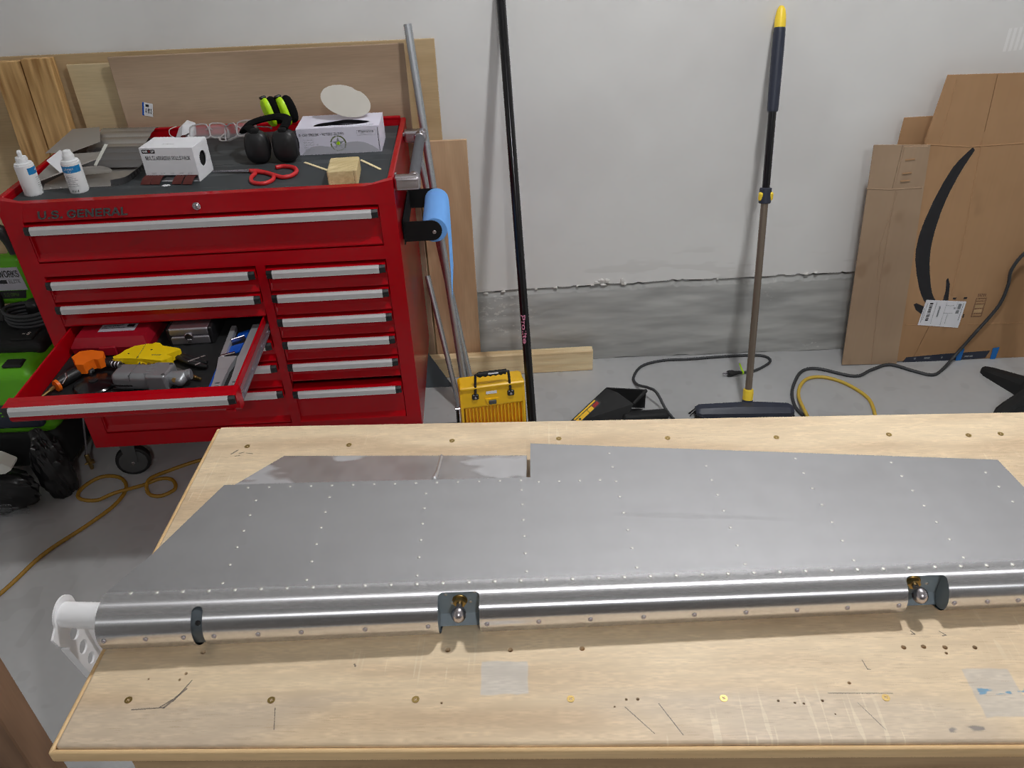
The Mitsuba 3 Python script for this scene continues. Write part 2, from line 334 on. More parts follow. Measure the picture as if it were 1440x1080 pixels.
# aluminium of the control surface: scuffed flat skin, polished rolled nose; the roughness is patchy where it was rubbed
def f_scuff(base, amp, k):
    def fn(p, n, uv):
        a = fbm(p.x * 3.0 + k, p.y * 6.0, 0.0, 4); b = noise(p.x * 40.0, p.y * 14.0, k)
        return base + amp * (a - 0.5) * 2.0 + 0.2 * amp * (b - 0.5)
    return fn
f_sk0 = f_scuff(0.31, 0.10, 1.0)
def f_skin(p, n, uv):      # a few wiped streaks on the sheet
    e = dr.abs(p.y - 0.832 + 0.10 * (p.x - 0.25)) / 0.006 + 1.5 * (fbm(p.x * 9.0, p.y * 60.0, 5.0, 3) - 0.5)
    return f_sk0(p, n, uv) - 0.08 * smoothstep(1.2, 0.3, e) * smoothstep(0.12, 0.18, p.x) * smoothstep(0.40, 0.30, p.x)
conductor('mat_skin', proc(f_skin), proc(f_skin), (0.52, 0.525, 0.54))
conductor('mat_nose', proc(f_scuff(0.17, 0.03, 4.0)), proc(f_scuff(0.026, 0.008, 4.0)), (0.82, 0.83, 0.86))
def f_smear(p, n, uv):
    a = fbm(p.x * 7.0 + 2.0, p.y * 11.0, 3.0, 4)
    return 0.07 + 0.26 * smoothstep(0.47, 0.54, a) + 0.03 * noise(p.x * 60.0, p.y * 25.0, 1.0)
conductor('mat_tab', proc(f_smear), proc(f_smear), (0.84, 0.85, 0.88))
conductor('mat_rivet', 0.32, None, (0.82, 0.81, 0.76))
conductor('mat_sheet', 0.26, 0.2, (0.66, 0.65, 0.63))

# ------------------------------------------------------------------ the room
WY, X0, X1, Y0 = 2.722, -3.0, 3.4, -4.0
add('floor', bx(X0 - .1, X1 + .1, Y0 - .1, WY + .15, -.1, 0, 0), 'mat_floor', False); struct('floor', 'smooth grey painted concrete floor')
add('ceiling', bx(X0 - .1, X1 + .1, Y0 - .1, WY + .15, CEIL, CEIL + .1, 0), 'mat_ceiling', False); struct('ceiling')
add('wall_left', bx(X0 - .1, X0, Y0, WY + .1, 0, CEIL, 0), 'mat_drywall', False); struct('wall_left')
add('wall_right', bx(X1, X1 + .1, Y0, WY + .1, 0, CEIL, 0), 'mat_drywall', False); struct('wall_right')
add('wall_front', bx(X0, X1, Y0 - .1, Y0, 0, CEIL, 0), 'mat_far_wall', False); struct('wall_front')
# back wall: drywall sheet with a ragged lower edge, hung over a parged concrete base
xs = np.linspace(X0, X1, 640)
edge = np.interp(xs, [X0, -.103, .018, .232, .365, .446, .606, .847, 1.087, 1.293, X1], [.315, .317, .3235, .326, .331, .328, .3335, .332, .335, .337, .345])
edge = edge + 0.0035 * (meshkit.fbm(np.stack([xs * 16, xs * 0, xs * 0], -1), 3, 2) - .5) + 0.004 * (meshkit.noise(np.stack([xs * 55, xs * 0, xs * 0 + 3], -1), 5) > .8)
add('wall_back', prism_y(list(zip(xs, edge)) + [(X1, CEIL), (X0, CEIL)], WY, WY + .013), 'mat_drywall', False); struct('wall_back', 'white drywall with a ragged cracked lower edge')
add('wall_back__sheathing', bx(X0, X1, WY + .028, WY + .04, 0, CEIL, 0), 'mat_concrete', False)
nx, nz = 860, 46
gx, gt = np.meshgrid(np.linspace(X0, X1, nx), np.linspace(0, 1, nz), indexing='ij')
top = np.interp(gx, xs, edge) - .0045 - .004 * (meshkit.noise(np.stack([gx * 30, gx * 0, gx * 0], -1), 9) > .72)
bot = .0004 + .012 * np.clip(meshkit.fbm(np.stack([gx * 18, gx * 0, gx * 0 + 7], -1), 3, 12) - .46, 0, 1)
gz = bot + gt * (top - bot)
q = np.stack([gx * 5, gz * 26, gx * 0], -1)
dy = .012 * (meshkit.fbm(np.stack([gx * 2, gz * 5, gx * 0], -1), 3, 4) - .5) + .009 * (meshkit.fbm(q, 3, 6) - .5) + .006 * np.clip(meshkit.noise(np.stack([gx * 22, gz * 60, gx * 0], -1), 8) - .78, 0, 1)
gy = WY - .002 - dy - .008 * np.sin(gt * math.pi) - .004 * (1 - gt)
gy = np.where(gt > .97, WY + .006, gy)
V = np.stack([gx, gy, gz], -1).reshape(-1, 3); i, j = np.meshgrid(np.arange(nx - 1), np.arange(nz - 1), indexing='ij'); a = (i * nz + j).ravel()
add('baseboard_back', trimesh.Trimesh(V, np.vstack([np.stack([a, a + nz, a + nz + 1], -1), np.stack([a, a + nz + 1, a + 1], -1)]), process=False), 'mat_concrete', True); struct('baseboard_back', 'rough grey parged concrete footing below the drywall')
for k, (x, z, w, h) in enumerate(((.330, .338, .030, .016), (.352, .347, .030, .022), (.372, .342, .022, .026), (.318, .331, .020, .010), (.357, .329, .026, .012), (.430, .341, .024, .026), (.436, .328, .026, .014), (.0525, .3215, .018, .012),
                                  (.105, .324, .014, .008), (.180, .326, .020, .010), (.262, .328, .016, .008), (-.085, .313, .026, .007), (-.02, .319, .022, .006), (1.120, .338, .022, .010), (1.155, .341, .016, .010), (.79, .333, .012, .008))):
    ang = np.sort(rng.uniform(0, 2 * math.pi, 8)); rr = rng.uniform(.55, 1.0, 8)
    P_ = [(x + w / 2 * r_ * math.cos(t), WY - .0035 - .004 * rng.random(), z + h / 2 * r_ * math.sin(t)) for t, r_ in zip(ang, rr)] + [(x, WY - .008, z)] + [(x + w / 2 * r_ * math.cos(t), WY + .004, z + h / 2 * r_ * math.sin(t)) for t, r_ in zip(ang, rr)]
    add('wall_back__plaster_flake', hull(P_), 'mat_flake', False)
# lamps on the ceiling (above the frame): their light makes the shadows and the highlights
for (lx, ly), L in LAMPS:
    t = thing('ceiling_lamp', 'round white LED lamp on the ceiling ' + ('over the gap between workbench and back wall' if ly > 0 else 'over the front half of the room'), 'lamp')
    base = 'ceiling_lamp' if t == 'ceiling_lamp' else t
    add(base + '__housing', tm(lathe([(0, CEIL), (.06, CEIL), (.07, CEIL - .02), (LAMP_R * 1.05, CEIL - .045), (0, CEIL - .045)], 28), frame((lx, ly, 0))), 'mat_white_plastic')
    dome = lathe([(LAMP_R * math.cos(a_), CEIL - .046 - .7 * LAMP_R * math.sin(a_)) for a_ in np.linspace(0, math.pi / 2, 7)], 28)
    dome = tm(dome, frame((lx, ly, 0)))
    if (dome.face_normals[:, 2].mean() > 0): dome.invert()
    key = add(base + '__diffuser', dome, 'mat_white_plastic', True)
    scene[key]['emitter'] = {'type': 'area', 'radiance': {'type': 'rgb', 'value': [L * c for c in LAMP_TINT]}}

# ------------------------------------------------------------------ tool chest
C_ = 'tool_chest'
thing(C_, 'red steel tool chest on casters with silver drawer pulls and a black top mat', 'tool chest')
CW, CD, ZB, ZT = 1.05, .575, .158, .992
def ch(key, mesh, mat, smooth=30): return add(C_ + '__' + key, mesh, mat, smooth, CH)
# front frame with its openings
DIV0, DIV1, LX0, LX1, RX0, RX1 = .641, .664, .053, .636, .665, 1.003
frame_rects = [sbox(0, ZB, .052, .978), sbox(1.004, ZB, CW, .978), sbox(DIV0 - .003, ZB, DIV1, .79), sbox(0, .925, CW, .978), sbox(0, .763, CW, .803), sbox(0, ZB, CW, .212)]
ch('front_frame', prism_y(unary_union(frame_rects), 0, .022), 'mat_red', False)
for k in (0, 1):
    xa, xb = (0, .014) if k == 0 else (CW - .014, CW)
    ch('side_panel', bx(xa, xb, .002 if False else .0222, CD, ZB, ZT - .001, .003), 'mat_red')
    # folded corner piece that rises from the front rim to the side rim
    x0, x1 = (0, .075) if k == 0 else (CW - .075, CW)
    o = 0 if k == 0 else CW
    sg = 1 if k == 0 else -1
    ch('corner_gusset', hull([(o, -.0015, .925), (o + sg * .052, -.0015, .925), (o + sg * .072, -.0015, .979), (o, -.0015, ZT), (o, .022, ZT + .001), (o + sg * .030, .020, .986), (o + sg * .072, .006, .979), (o, .0, .925), (o + sg * .052, 0, .925)]), 'mat_red')
    ch('side_rim', bx(*( (-.001, .016) if k == 0 else (CW - .016, CW + .001)), .02, CD + .001, ZT - .012, ZT + .001, .003), 'mat_red')
ch('back_panel', bx(.0145, CW - .0145, CD - .012, CD, ZB, ZT + .001, .002), 'mat_red')
ch('bottom_panel', bx(.0145, CW - .0145, .0225, CD - .0125, ZB, ZB + .012, .001), 'mat_red')
ch('back_rim', bx(.016, CW - .016, CD - .014, CD + .001, ZT - .001, ZT + .008, .002), 'mat_red')
ch('front_rim', hull([(.05, -.001, .972), (CW - .05, -.001, .972), (.05, -.001, .978), (CW - .05, -.001, .978), (.05, .016, .9765), (CW - .05, .016, .9765), (.05, .016, .966), (CW - .05, .016, .966)]), 'mat_red')
ch('top_panel', bx(.0145, CW - .0145, .0225, CD - .0125, .955, .9655, .001), 'mat_red')
ch('top_mat', bx(.018, CW - .018, .018, CD - .015, .966, .9722, .001), 'mat_liner')
for lx in (.36,):
    ch('top_mat__seam_tape', bx(.33, .80, .250, .305, .9722, .9729, .0002), 'mat_liner')
# drawers
def drawer_face(x0, x1, zt, zb, y=0.0, bevel=True):
    yz = [(y + .030, zt + .0035), (y - .010, zt), (y - .010, zt - .021), (y + .010, zt - .024), (y + .010, zb + .020), (y + .001, zb + .004), (y + .001, zb), (y + .030, zb)]
    if not bevel: yz = yz[:4] + [(y + .010, zb), (y + .030, zb)]
    m = prism_x(yz, x0, x1); side = prism_x([(y + .026, zb), (y + .002, zb), (y + .002, zt - .024), (y + .026, zt - .024)], x0, x0 + .004)
    return cat(m, side)
def handle(dk, x0, x1, zt, y=0.0, F=CH):
    capw = .017
    sec = [(y - .0102, zt + .0012), (y - .0165, zt + .0012), (y - .0215, zt - .005), (y - .0215, zt - .0205), (y - .0175, zt - .0225), (y - .0102, zt - .0205)]
    add(dk + '__pull', prism_x(sec, x0 + capw, x1 - capw), 'mat_brushed', False, F)
    for a, b, m in ((x0, x0 + capw, 1), (x1 - capw, x1, -1)):
        s2 = [(y_ + (.001 if y_ < y - .011 else 0), z_) for y_, z_ in sec]
        capm = prism_x(s2, a, b); v = capm.vertices.copy()
        end = np.abs(v[:, 0] - (a if m == 1 else b)) < 1e-6
        v[end, 1] = np.where(v[end, 1] < y - .0102, v[end, 1] + .004, v[end, 1]); capm.vertices = v
        add(dk + '__end_cap', capm, 'mat_black', False, F)
HT = [.915, .7505, .6735, .5945, .517, .438, .343]
def drawer(x0, x1, zt, zb, y=0.0):
    dk = num(C_ + '__drawer'); USED[dk] = 0
    scene[dk] = mikit.ply(tm(drawer_face(x0, x1, zt, zb, y), CH), 'mat_red', smooth=False)
    handle(dk, x0 + .001, x1 - .001, zt, y)
    return dk
drawer(LX0, RX1 - .001, HT[0], .808)
for r in range(1, 7):
    zb = (HT[r + 1] + .008) if r < 6 else .216
    if r == 5: zb = HT[6] + .026
    if r != 3: drawer(LX0, LX1 - .001, HT[r], HT[r + 1] + .008 if r < 6 else .216)
    drawer(RX0 + .001, RX1 - .001, HT[r], zb, -.008 if r == 6 else 0.0)
# the open drawer (third of the left bank): its front stands .385 in front of the frame
OY = -.388; zt = HT[3] + .002
dk = num(C_ + '__drawer'); USED[dk] = 0
front = cat(prism_x([(OY + .034, zt + .002), (OY - .010, zt), (OY - .010, zt - .021), (OY + .004, zt - .024), (OY + .004, .548), (OY + .010, .540), (OY + .034, .540), (OY + .034, zt - .006), (OY + .016, zt - .006), (OY + .016, .545), (OY + .030, .545), (OY + .030, zt - .002)], LX0, LX1 + .002))
scene[dk] = mikit.ply(tm(front, CH), 'mat_red', smooth=False)
handle(dk, LX0 + .002, LX1, zt, OY)
labels[dk] = {'label': 'drawer pulled wide open, full of air tools'}
add(dk + '__front_wall', bx(LX0 + .012, LX1 - .010, OY + .012, OY + .0345, .538, zt + .0015, .002), 'mat_red', 30, CH)
for xa in (LX0 + .010, LX1 - .014):
    add(dk + '__side_wall', bx(xa, xa + .006, OY + .030, .18, .532, zt + .0005, .0015), 'mat_red', 30, CH)
add(dk + '__bottom', bx(LX0 + .016, LX1 - .014, OY + .030, .18, .528, .533, .001), 'mat_red', 30, CH)
add(dk + '__liner', bx(LX0 + .0165, LX1 - .0145, OY + .035, .178, .533, .5365, .001), 'mat_liner_dark' if False else 'mat_rubber', 30, CH)
add(dk + '__back_wall', bx(LX0 + .016, LX1 - .014, .174, .18, .533, zt - .002, .001), 'mat_red', 30, CH)
add(dk + '__slide', prism_y([(LX1 - .0075, .575), (LX1 + .0015, .575), (LX1 + .0015, .571), (LX1 - .003, .571), (LX1 - .003, .552), (LX1 + .0015, .552), (LX1 + .0015, .548), (LX1 - .0075, .548)], OY + .036, .16), 'mat_steel', False, CH)
for yy in (OY + .06, -.22, -.10, -.02): add(dk + '__slide_rivet', cyl((LX1 - .003, yy, .562), (LX1 + .001, yy, .562), .0045, 10), 'mat_steel', 30, CH)
add(dk + '__front_tab', bx(LX1 - .035, LX1 - .012, OY - .004, OY + .004, .5405, .548, .001), 'mat_red', 30, CH)
# lock, raised lettering
lk = ch('lock', cyl((.521, 0, .947), (.521, -.005, .947), .011, 24), 'mat_chrome')
add(lk + '__barrel', cyl((.521, -.0045, .947), (.521, -.008, .947), .0075, 20, .006), 'mat_chrome', 30, CH)
add(lk + '__keyway', bx(.5202, .5218, -.0083, -.0078, .9435, .9505, .0001), 'mat_black', 30, CH)
T1 = meshkit.text_mesh('U.S. GENERAL', .0205, .003, True); T1.apply_scale([.240 / T1.bounds[1][0], 1.0, 1.0])
sh_ = np.eye(4); sh_[0, 1] = 0.25; T1.apply_transform(sh_)
add(C_ + '__lettering', tm(T1, CH @ axes((.094, -.0002, .9335), (1, 0, 0), (0, 0, 1))), 'mat_dark_letter' if False else 'mat_foot_grey', False)
T2 = T1.copy(); v = T2.vertices.copy(); v[:, 2] = v[:, 2] * .3; T2.vertices = v
# side push handle
HX = CW + .052
hk = num(C_ + '__side_handle'); USED[hk] = 0
scene[hk] = mikit.ply(tm(tube([(HX, .055, .972), (HX, .07, .972), (HX, .40, .972), (HX, .415, .972)], [.0155] * 4, 20), CH), 'mat_grey_rubber', smooth=40)
for yy, dr_ in ((.030, -1), (.440, 1)):
    arm = rbox(CW + .0005, HX + .019, yy - .019, yy + .019, .953, .991, .009, 12)
    add(hk + '__bracket', arm, 'mat_chrome', 40, CH)
    sock = cyl((HX, yy - dr_ * .012, .972), (HX, yy - dr_ * .036, .972), .0195, 20, .018)
    add(hk + '__socket', sock, 'mat_chrome', 30, CH)
    add(hk + '__bracket_screw', cyl((CW + .0005, yy - dr_ * .026, .985), (CW + .006, yy - dr_ * .026, .985), .006, 12), 'mat_chrome', 30, CH)
# casters
for cx, cy, face in ((.070, .06, 14), (.975, .06, 60), (.075, .50, 70), (.975, .50, 110)):
    Fc = CH @ frame((cx, cy, 0), math.radians(face))
    ck = num(C_ + '__caster'); USED[ck] = 0
    fork = cat(bx(-.030, .030, -.022, .022, .150, .157, .002), prism_y([(-.024, .15), (.024, .15), (.014, .05), (-.014, .05)], -.022, -.019), prism_y([(-.024, .15), (.024, .15), (.014, .05), (-.014, .05)], .019, .022))
    scene[ck] = mikit.ply(tm(fork, Fc), 'mat_foot_grey', smooth=30)
    whl = tm(lathe([(.0, -.014), (.050, -.014), (.0535, -.012), (.0555, -.006), (.0555, .006), (.0535, .012), (.050, .014), (0, .014)], 32), axes((0, 0, .0555), (1, 0, 0), (0, 0, 1)))
    add(ck + '__tyre', whl, 'mat_black', 30, Fc)
    hub = tm(lathe([(.0, -.0155), (.036, -.0152), (.044, -.0142), (.044, .0142), (.036, .0152), (0, .0155)], 32), axes((0, 0, .0555), (1, 0, 0), (0, 0, 1)))
    add(ck + '__hub', hub, 'mat_foot_grey', 30, Fc)
    add(ck + '__axle', cyl((0, -.025, .0555), (0, .025, .0555), .006, 12), 'mat_chrome', 30, Fc)

# ------------------------------------------------------------------ workbench
B_ = 'workbench'
thing(B_, 'long wooden workbench with a worn pale plywood top carrying the aluminium control surface', 'workbench')
BW, BD = 1.524, .6097
HOLES = [(.1308, .1292, .0035), (.4446, .1287, .0035), (.5239, .1277, .0035), (.6144, .1288, .0035), (1.0118, .1261, .0032), (1.0364, .1268, .0032), (1.0619, .1255, .0032), (1.098, .125, .003), (1.0600, .1171, .002),
         (.6625, .0560, .0017), (.6760, .0562, .0020), (.8395, .0528, .0017), (.8905, .0525, .0018), (.8580, .0500, .0015), (.8680, .0490, .0015), (.6480, .0465, .0012), (.4435, .0530, .0015), (.0755, .0895, .0014), (.1200, .0970, .0022), (.1150, .0880, .0018), (.9290, .0760, .0022), (.9000, .0350, .0010)]
m3.set_circular_segments(14)
topm = m3.Manifold.batch_hull([m3.Manifold.sphere(.0045, 12).translate((x, y, z)) for x in (.0045, BW - .0045) for y in (.0045, BD - .0045) for z in (-.0175, -.0045)])
cut = [m3.Manifold.cylinder(.012, r, r).translate((x, y, -.010)) for x, y, r in HOLES]
for c in cut: topm = topm - c
add(B_ + '__top', topm, 'mat_bench', 35, TB)
add(B_ + '__top__edge_strip', rbox(-.004, BW + .004, -.0065, -.0002, -.0215, -.0035, .003, 12), 'mat_bench_edge', 40, TB)
add(B_ + '__top__edge_strip', rbox(-.0065, -.0002, -.0065, BD, -.0215, -.0035, .003, 12), 'mat_bench_edge', 40, TB)
for a, b, c, d in ((.062, BW - .062, .020, .058), (.062, BW - .062, BD - .058, BD - .020)):
    add(B_ + '__apron', bx(a, b, c, d, -.112, -.0222, .002), 'mat_apron', 30, TB)
for a in (.062, BW - .100): add(B_ + '__end_apron', bx(a, a + .038, .059, BD - .059, -.112, -.0222, .002), 'mat_apron', 30, TB)
for x in (.101, BW - .19):
    for y in (.0585, BD - .147): add(B_ + '__leg', bx(x, x + .088, y, y + .088, -TZ, -.0225, .003), 'mat_apron', 30, TB)
for y in (.0585, BD - .0965): add(B_ + '__stretcher', bx(.19, BW - .191, y, y + .038, -.70, -.612, .002), 'mat_apron', 30, TB)
for x, z in ((.070 + .012, -.040), (.11, -.040), (.165, -.040), (.245, -.046), (.56, -.042), (1.03, -.040)):
    add(B_ + '__apron__knot', cyl((x + .002, .0203, z), (x + .002, .0192, z), .004, 10), 'mat_post', 30, TB)
def screw_mesh():
    head = m3.Manifold.cylinder(.0014, .0040, .0046, 18) - m3.Manifold.batch_boolean([m3.Manifold.cube((.0012, .0050, .002), True), m3.Manifold.cube((.0050, .0012, .002), True)], m3.OpType.Add).translate((0, 0, .0014))
    return tm(head, W0)
SCR = screw_mesh()
for x, y in ((.0625, .06), (.2377, .0584), (.4121, .0578), (.5969, .057), (.7767, .0563), (.9647, .0555), (.0657, .551), (.2413, .5498), (.417, .5562), (.5985, .5567), (.7815, .5531), (.9621, .5496), (1.1483, .5516), (1.2763, .5458), (1.3294, .548)):
    add(B_ + '__screw', tm(SCR, frame((x, y, -.0006), rng.uniform(0, 3))), 'mat_brass', 30, TB)

# ------------------------------------------------------------------ aluminium control surface (bench frame: x along the bench, y back, z up)
E_ = 'elevator'
thing(E_, 'riveted bare aluminium aircraft control surface lying on the wooden workbench', 'aircraft elevator')
yR = lambda x: .1654 + .0376 * (x - .1)
rN = lambda x: .0350 - .0059 * (x - .15)
yC = lambda x: .1574 + .0419 * (x - .15)
yTE = lambda x: .508 - .0768 * (x - .548)
zTE = lambda x: .030 - .006 * (x - .5)
XE = 1.272
def top_z(x, y):
    f_ = (y - yR(x)) / (yTE(x) - yR(x)); return 2 * rN(x) + (zTE(x) - 2 * rN(x)) * f_
outline = [(.0122, .170), (.0394, .237), (.0851, .3976), (.5507, .412), (.5507, .508), (XE, yTE(XE)), (XE, yR(XE))]
to_t = lambda P: [(x, (y - yR(x)) / (yTE(x) - yR(x))) for x, y in P]
poly = Polygon(to_t([(.0122, yR(.0122))] + outline[0:]))
cuts = np.concatenate([[-.05], np.linspace(.06, 1.0, 14), [1.05]])
mm, uv_ = strips(poly, cuts, lambda x, t: np.stack([x, yR(x) + (yTE(x) - yR(x)) * t, 2 * rN(x) + (zTE(x) - 2 * rN(x)) * t], -1))
uv_m = uv_.copy(); uv_m[:, 1] *= .35
add(E_ + '__upper_skin', mm, 'mat_skin', True, TB, uv_m)
mb, uvb = strips(poly, cuts, lambda x, t: np.stack([x, yR(x) + (yTE(x) - yR(x)) * t, .001 + (zTE(x) - .004) * t], -1))
uvb[:, 1] *= .35; mb.invert()
add(E_ + '__lower_skin', mb, 'mat_skin', True, TB, uvb)
# closing ribs along the cut edges
ring = [outline[0], *outline[1:]]
V, Fq = [], []
for k in range(len(ring) - 1):
    for s in np.linspace(0, 1, 5)[: -1 if k < len(ring) - 2 else None]:
        x = ring[k][0] + (ring[k + 1][0] - ring[k][0]) * s; y = ring[k][1] + (ring[k + 1][1] - ring[k][1]) * s
        t = (y - yR(x)) / (yTE(x) - yR(x)); V += [(x, y, top_z(x, y) - .0003), (x, y, .0012 + (zTE(x) - .004) * t)]
for k in range(len(V) // 2 - 1): Fq += [(2 * k, 2 * k + 1, 2 * k + 3), (2 * k, 2 * k + 3, 2 * k + 2)]
add(E_ + '__closing_rib', trimesh.Trimesh(V, Fq, process=False), 'mat_sheet', False, TB)
# rolled nose with its three cut-outs
ARC = math.pi * .033
def rr(x0, x1, s0, s1, r): return sbox(x0 + r, s0 + r, x1 - r, s1 - r).buffer(r, quad_segs=6)
CUT1, CUT2, SLOT = (.4352, .4868), (1.0231, 1.0745), (.1297, .1435)
nose = Polygon([(.0116, -.013), (XE, -.013), (XE, ARC + .020), (.0116, ARC + .020)])
nose = nose - rr(*CUT1, .006, ARC + .03, .006) - rr(CUT2[0], CUT2[1], .007, ARC * .97, .007) - Polygon([(CUT2[0], .02), (CUT2[0], ARC + .03), (CUT2[1] - .013, ARC + .03), (CUT2[1] - .012, .02)]) - rr(*SLOT, .012, ARC * .93, .0066)
def bend(x, s):
    r = rN(x); k = s / ARC; f_ = np.clip(k, 0, 1) * math.pi
    y = yC(x) - r * np.sin(f_) + np.where(k < 0, -s, 0) + np.where(k > 1, s - ARC, 0)
    z = r + r * np.cos(f_) + .0006 + np.where(k < 0, np.minimum(0, (zTE(x) - 2 * r) / (yTE(x) - yR(x)) * (yC(x) - s - yR(x))) + .0004 * np.clip(-s / .006, 0, 1), 0)
    return np.stack([x, y, z], -1)
mn, uvn = strips(nose, np.concatenate([[-.014, -.007, 0], np.linspace(0, ARC, 49)[1:], [ARC + .021]]), bend)
add(E_ + '__nose_skin', mn, 'mat_nose', True, TB, uvn)
# spar web behind the nose
V, Fq = [], []
for x in np.linspace(.013, XE - .001, 14):
    yw = yC(x) + .0035; V += [(x, yw + .010, 2 * rN(x) - .002), (x, yw, 2 * rN(x) - .002), (x, yw, .016), (x, yw - .010, .0035), (x, yw + .010, .0035)]
for k in range(13):
    for a_ in range(4): Fq += [(5 * k + a_, 5 * k + a_ + 5, 5 * k + a_ + 6), (5 * k + a_, 5 * k + a_ + 6, 5 * k + a_ + 1)]
add(E_ + '__spar_web', trimesh.Trimesh(V, Fq, process=False), 'mat_primer', False, TB)
m3.set_circular_segments(24)
for (a0, a1), mat_ in ((CUT1, 'mat_primer'), (CUT2, 'mat_sheet')):      # little nose ribs at the sides of a cut-out
    for x, cc in ((a0 - .003, 0), (a1 + .002, 1)):
        pts = [(yC(x) + .003, 2 * rN(x) - .001)] + [(yC(x) - (rN(x) - .0015) * math.sin(f_), rN(x) + (rN(x) - .0015) * math.cos(f_)) for f_ in np.linspace(0, math.pi, 18)] + [(yC(x) + .003, .002)]
        add(E_ + '__nose_rib', prism_x(pts, x, x + .0008), 'mat_primer', False, TB)
xs_ = (SLOT[0] + SLOT[1]) / 2
pts = [(SLOT[0] - .004, -.02)]
sm, _ = strips(sbox(SLOT[0] - .005, .004, SLOT[1] + .005, ARC), np.linspace(0, ARC, 20), lambda x, s: np.stack([x, yC(x) - (rN(x) - .003) * np.sin(s / ARC * math.pi), rN(x) + (rN(x) - .003) * np.cos(s / ARC * math.pi) + .0004], -1))
add(E_ + '__slot_liner', sm, 'mat_dark_slate', True, TB)
f_ = .30 * math.pi
add(E_ + '__slot_liner__hole', tm(lathe([(0, -.0012), (.0030, -.0012), (.0034, .0004), (.0, .0004)], 14), axes((xs_ + .001, yC(xs_) - (rN(xs_) - .0022) * math.sin(f_), rN(xs_) + (rN(xs_) - .0022) * math.cos(f_)), (1, 0, 0), (0, math.cos(f_), math.sin(f_)))), 'mat_black', 30, TB)
# threaded hinge bearings in the two big cut-outs
for xb_, zb_ in ((.460, .0415), (1.0415, .0390)):
    yw = yC(xb_) + .0035
    bk = num(E_ + '__hinge_bearing'); USED[bk] = 0
    ball = m3.Manifold.sphere(.0108, 28).scale((.88, 1.0, 1.0)).translate((xb_, yw - .0235, zb_)) - m3.Manifold.cylinder(.05, .0032, .0032, 16, True).rotate((0, 90, 0)).translate((xb_, yw - .0235, zb_))
    sh2 = tm(cyl((xb_, yw - .0005, zb_), (xb_, yw - .018, zb_), .0040, 14), W0)
    scene[bk] = mikit.ply(tm(cat(tm(ball, W0), sh2), TB), 'mat_chrome', smooth=40)
    add(bk + '__inner_race', tm(m3.Manifold.sphere(.0062, 20).translate((xb_, yw - .0235, zb_)), W0), 'mat_steel', True, TB)
    nut = tm(m3.Manifold.cylinder(.0062, .0085, .0085, 6) ^ m3.Manifold.cylinder(.0062, .0092, .0076, 24), axes((xb_, yw - .0005, zb_), (1, 0, 0), (0, 0, 1)))
    nut = tm(m3.Manifold.cylinder(.0062, .0085, .0085, 6), axes((xb_, yw - .0005, zb_), (1, 0, 0), (0, 0, 1)))
    add(bk + '__lock_nut', nut, 'mat_brass', False, TB)
    add(bk + '__washer', cyl((xb_, yw + .0002, zb_), (xb_, yw - .0014, zb_), .0098, 20), 'mat_brass', 30, TB)
# rivets: domed heads set on the skins
def dome(r, h): return lathe([(r, 0), (r * .92, h * .45), (r * .6, h * .85), (0, h)], 9)
DOME = dome(.0024, .0010); DOME2 = dome(.0030, .0013); DOME3 = lathe([(.0031, 0), (.0029, .0006), (.0023, .0010), (.0015, .0009), (.0011, .0002), (0, .0001)], 14)
SMALL = meshkit.np.array([0])
def rivet(x, y, mesh=DOME):
    z = top_z(x, y) if y > yR(x) + .001 else bend(np.array([x]), np.array([-(y - yC(x))]))[0, 2]
    n_ = math.atan2(zTE(x) - 2 * rN(x), yTE(x) - yR(x))
    add(E_ + '__rivet', tm(mesh, frame((x, y, z + (.0001 if mesh is DOME else -.0002)), 0, n_)), 'mat_rivet', True, TB)
for k in range(35): rivet(.0440 + .03297 * k, yR(.0440 + .03297 * k) + .0005, DOME2)
for (xa, ya), (xb, yb), n_ in (((.1454, .358), (.1556, .1822), 6), ((.2533, .3645), (.2631, .187), 6), ((.3958, .3718), (.4047, .1938), 6), ((.5375, .3792), (.5459, .2002), 6), ((.6762, .4768), (.6885, .2061), 8),
                              ((.822, .4395), (.8281, .2107), 7), ((.9642, .4588), (.9692, .2166), 7), ((1.1073, .4461), (1.1108, .2211), 7), ((1.2363, .417), (1.2385, .23), 6), ((.1237, .3900), (.5362, .4040), 14), ((.5631, .3998), (.6559, .4033), 4)):
    for t in np.linspace(0, 1, n_): rivet(xa + (xb - xa) * t, ya + (yb - ya) * t)
for x in (.0199, .0716, .1185, .1563, .2109, .2646, .3440, .4224, .4959, .5606, .6253, .6918, .7554, .8201, .8844, .9478, 1.0126, 1.0825, 1.1244, 1.1631, 1.22):
    f_ = .475 * math.pi; r = rN(x)
    p_ = (x, yC(x) - (r + .0003) * math.sin(f_), r + (r + .0003) * math.cos(f_) + .0006)
    add(E_ + '__blind_rivet', tm(DOME3, axes(p_, (1, 0, 0), (0, math.cos(f_), math.sin(f_)))), 'mat_steel', 40, TB)
for (a0, a1) in (CUT1, CUT2):
    for u_, z_ in ((.14, .052), (.86, .055), (.28, .036), (.74, .037), (.25, .0625), (.5, .0605), (.78, .063)):
        x = a0 + (a1 - a0) * u_
        if z_ < 2 * rN(x) - .003: add(E_ + '__web_rivet', tm(DOME, axes((x, yC(x) + .0034, z_ - (.004 if a0 > 1 else 0)), (1, 0, 0), (0, 0, 1))), 'mat_rivet', True, TB)
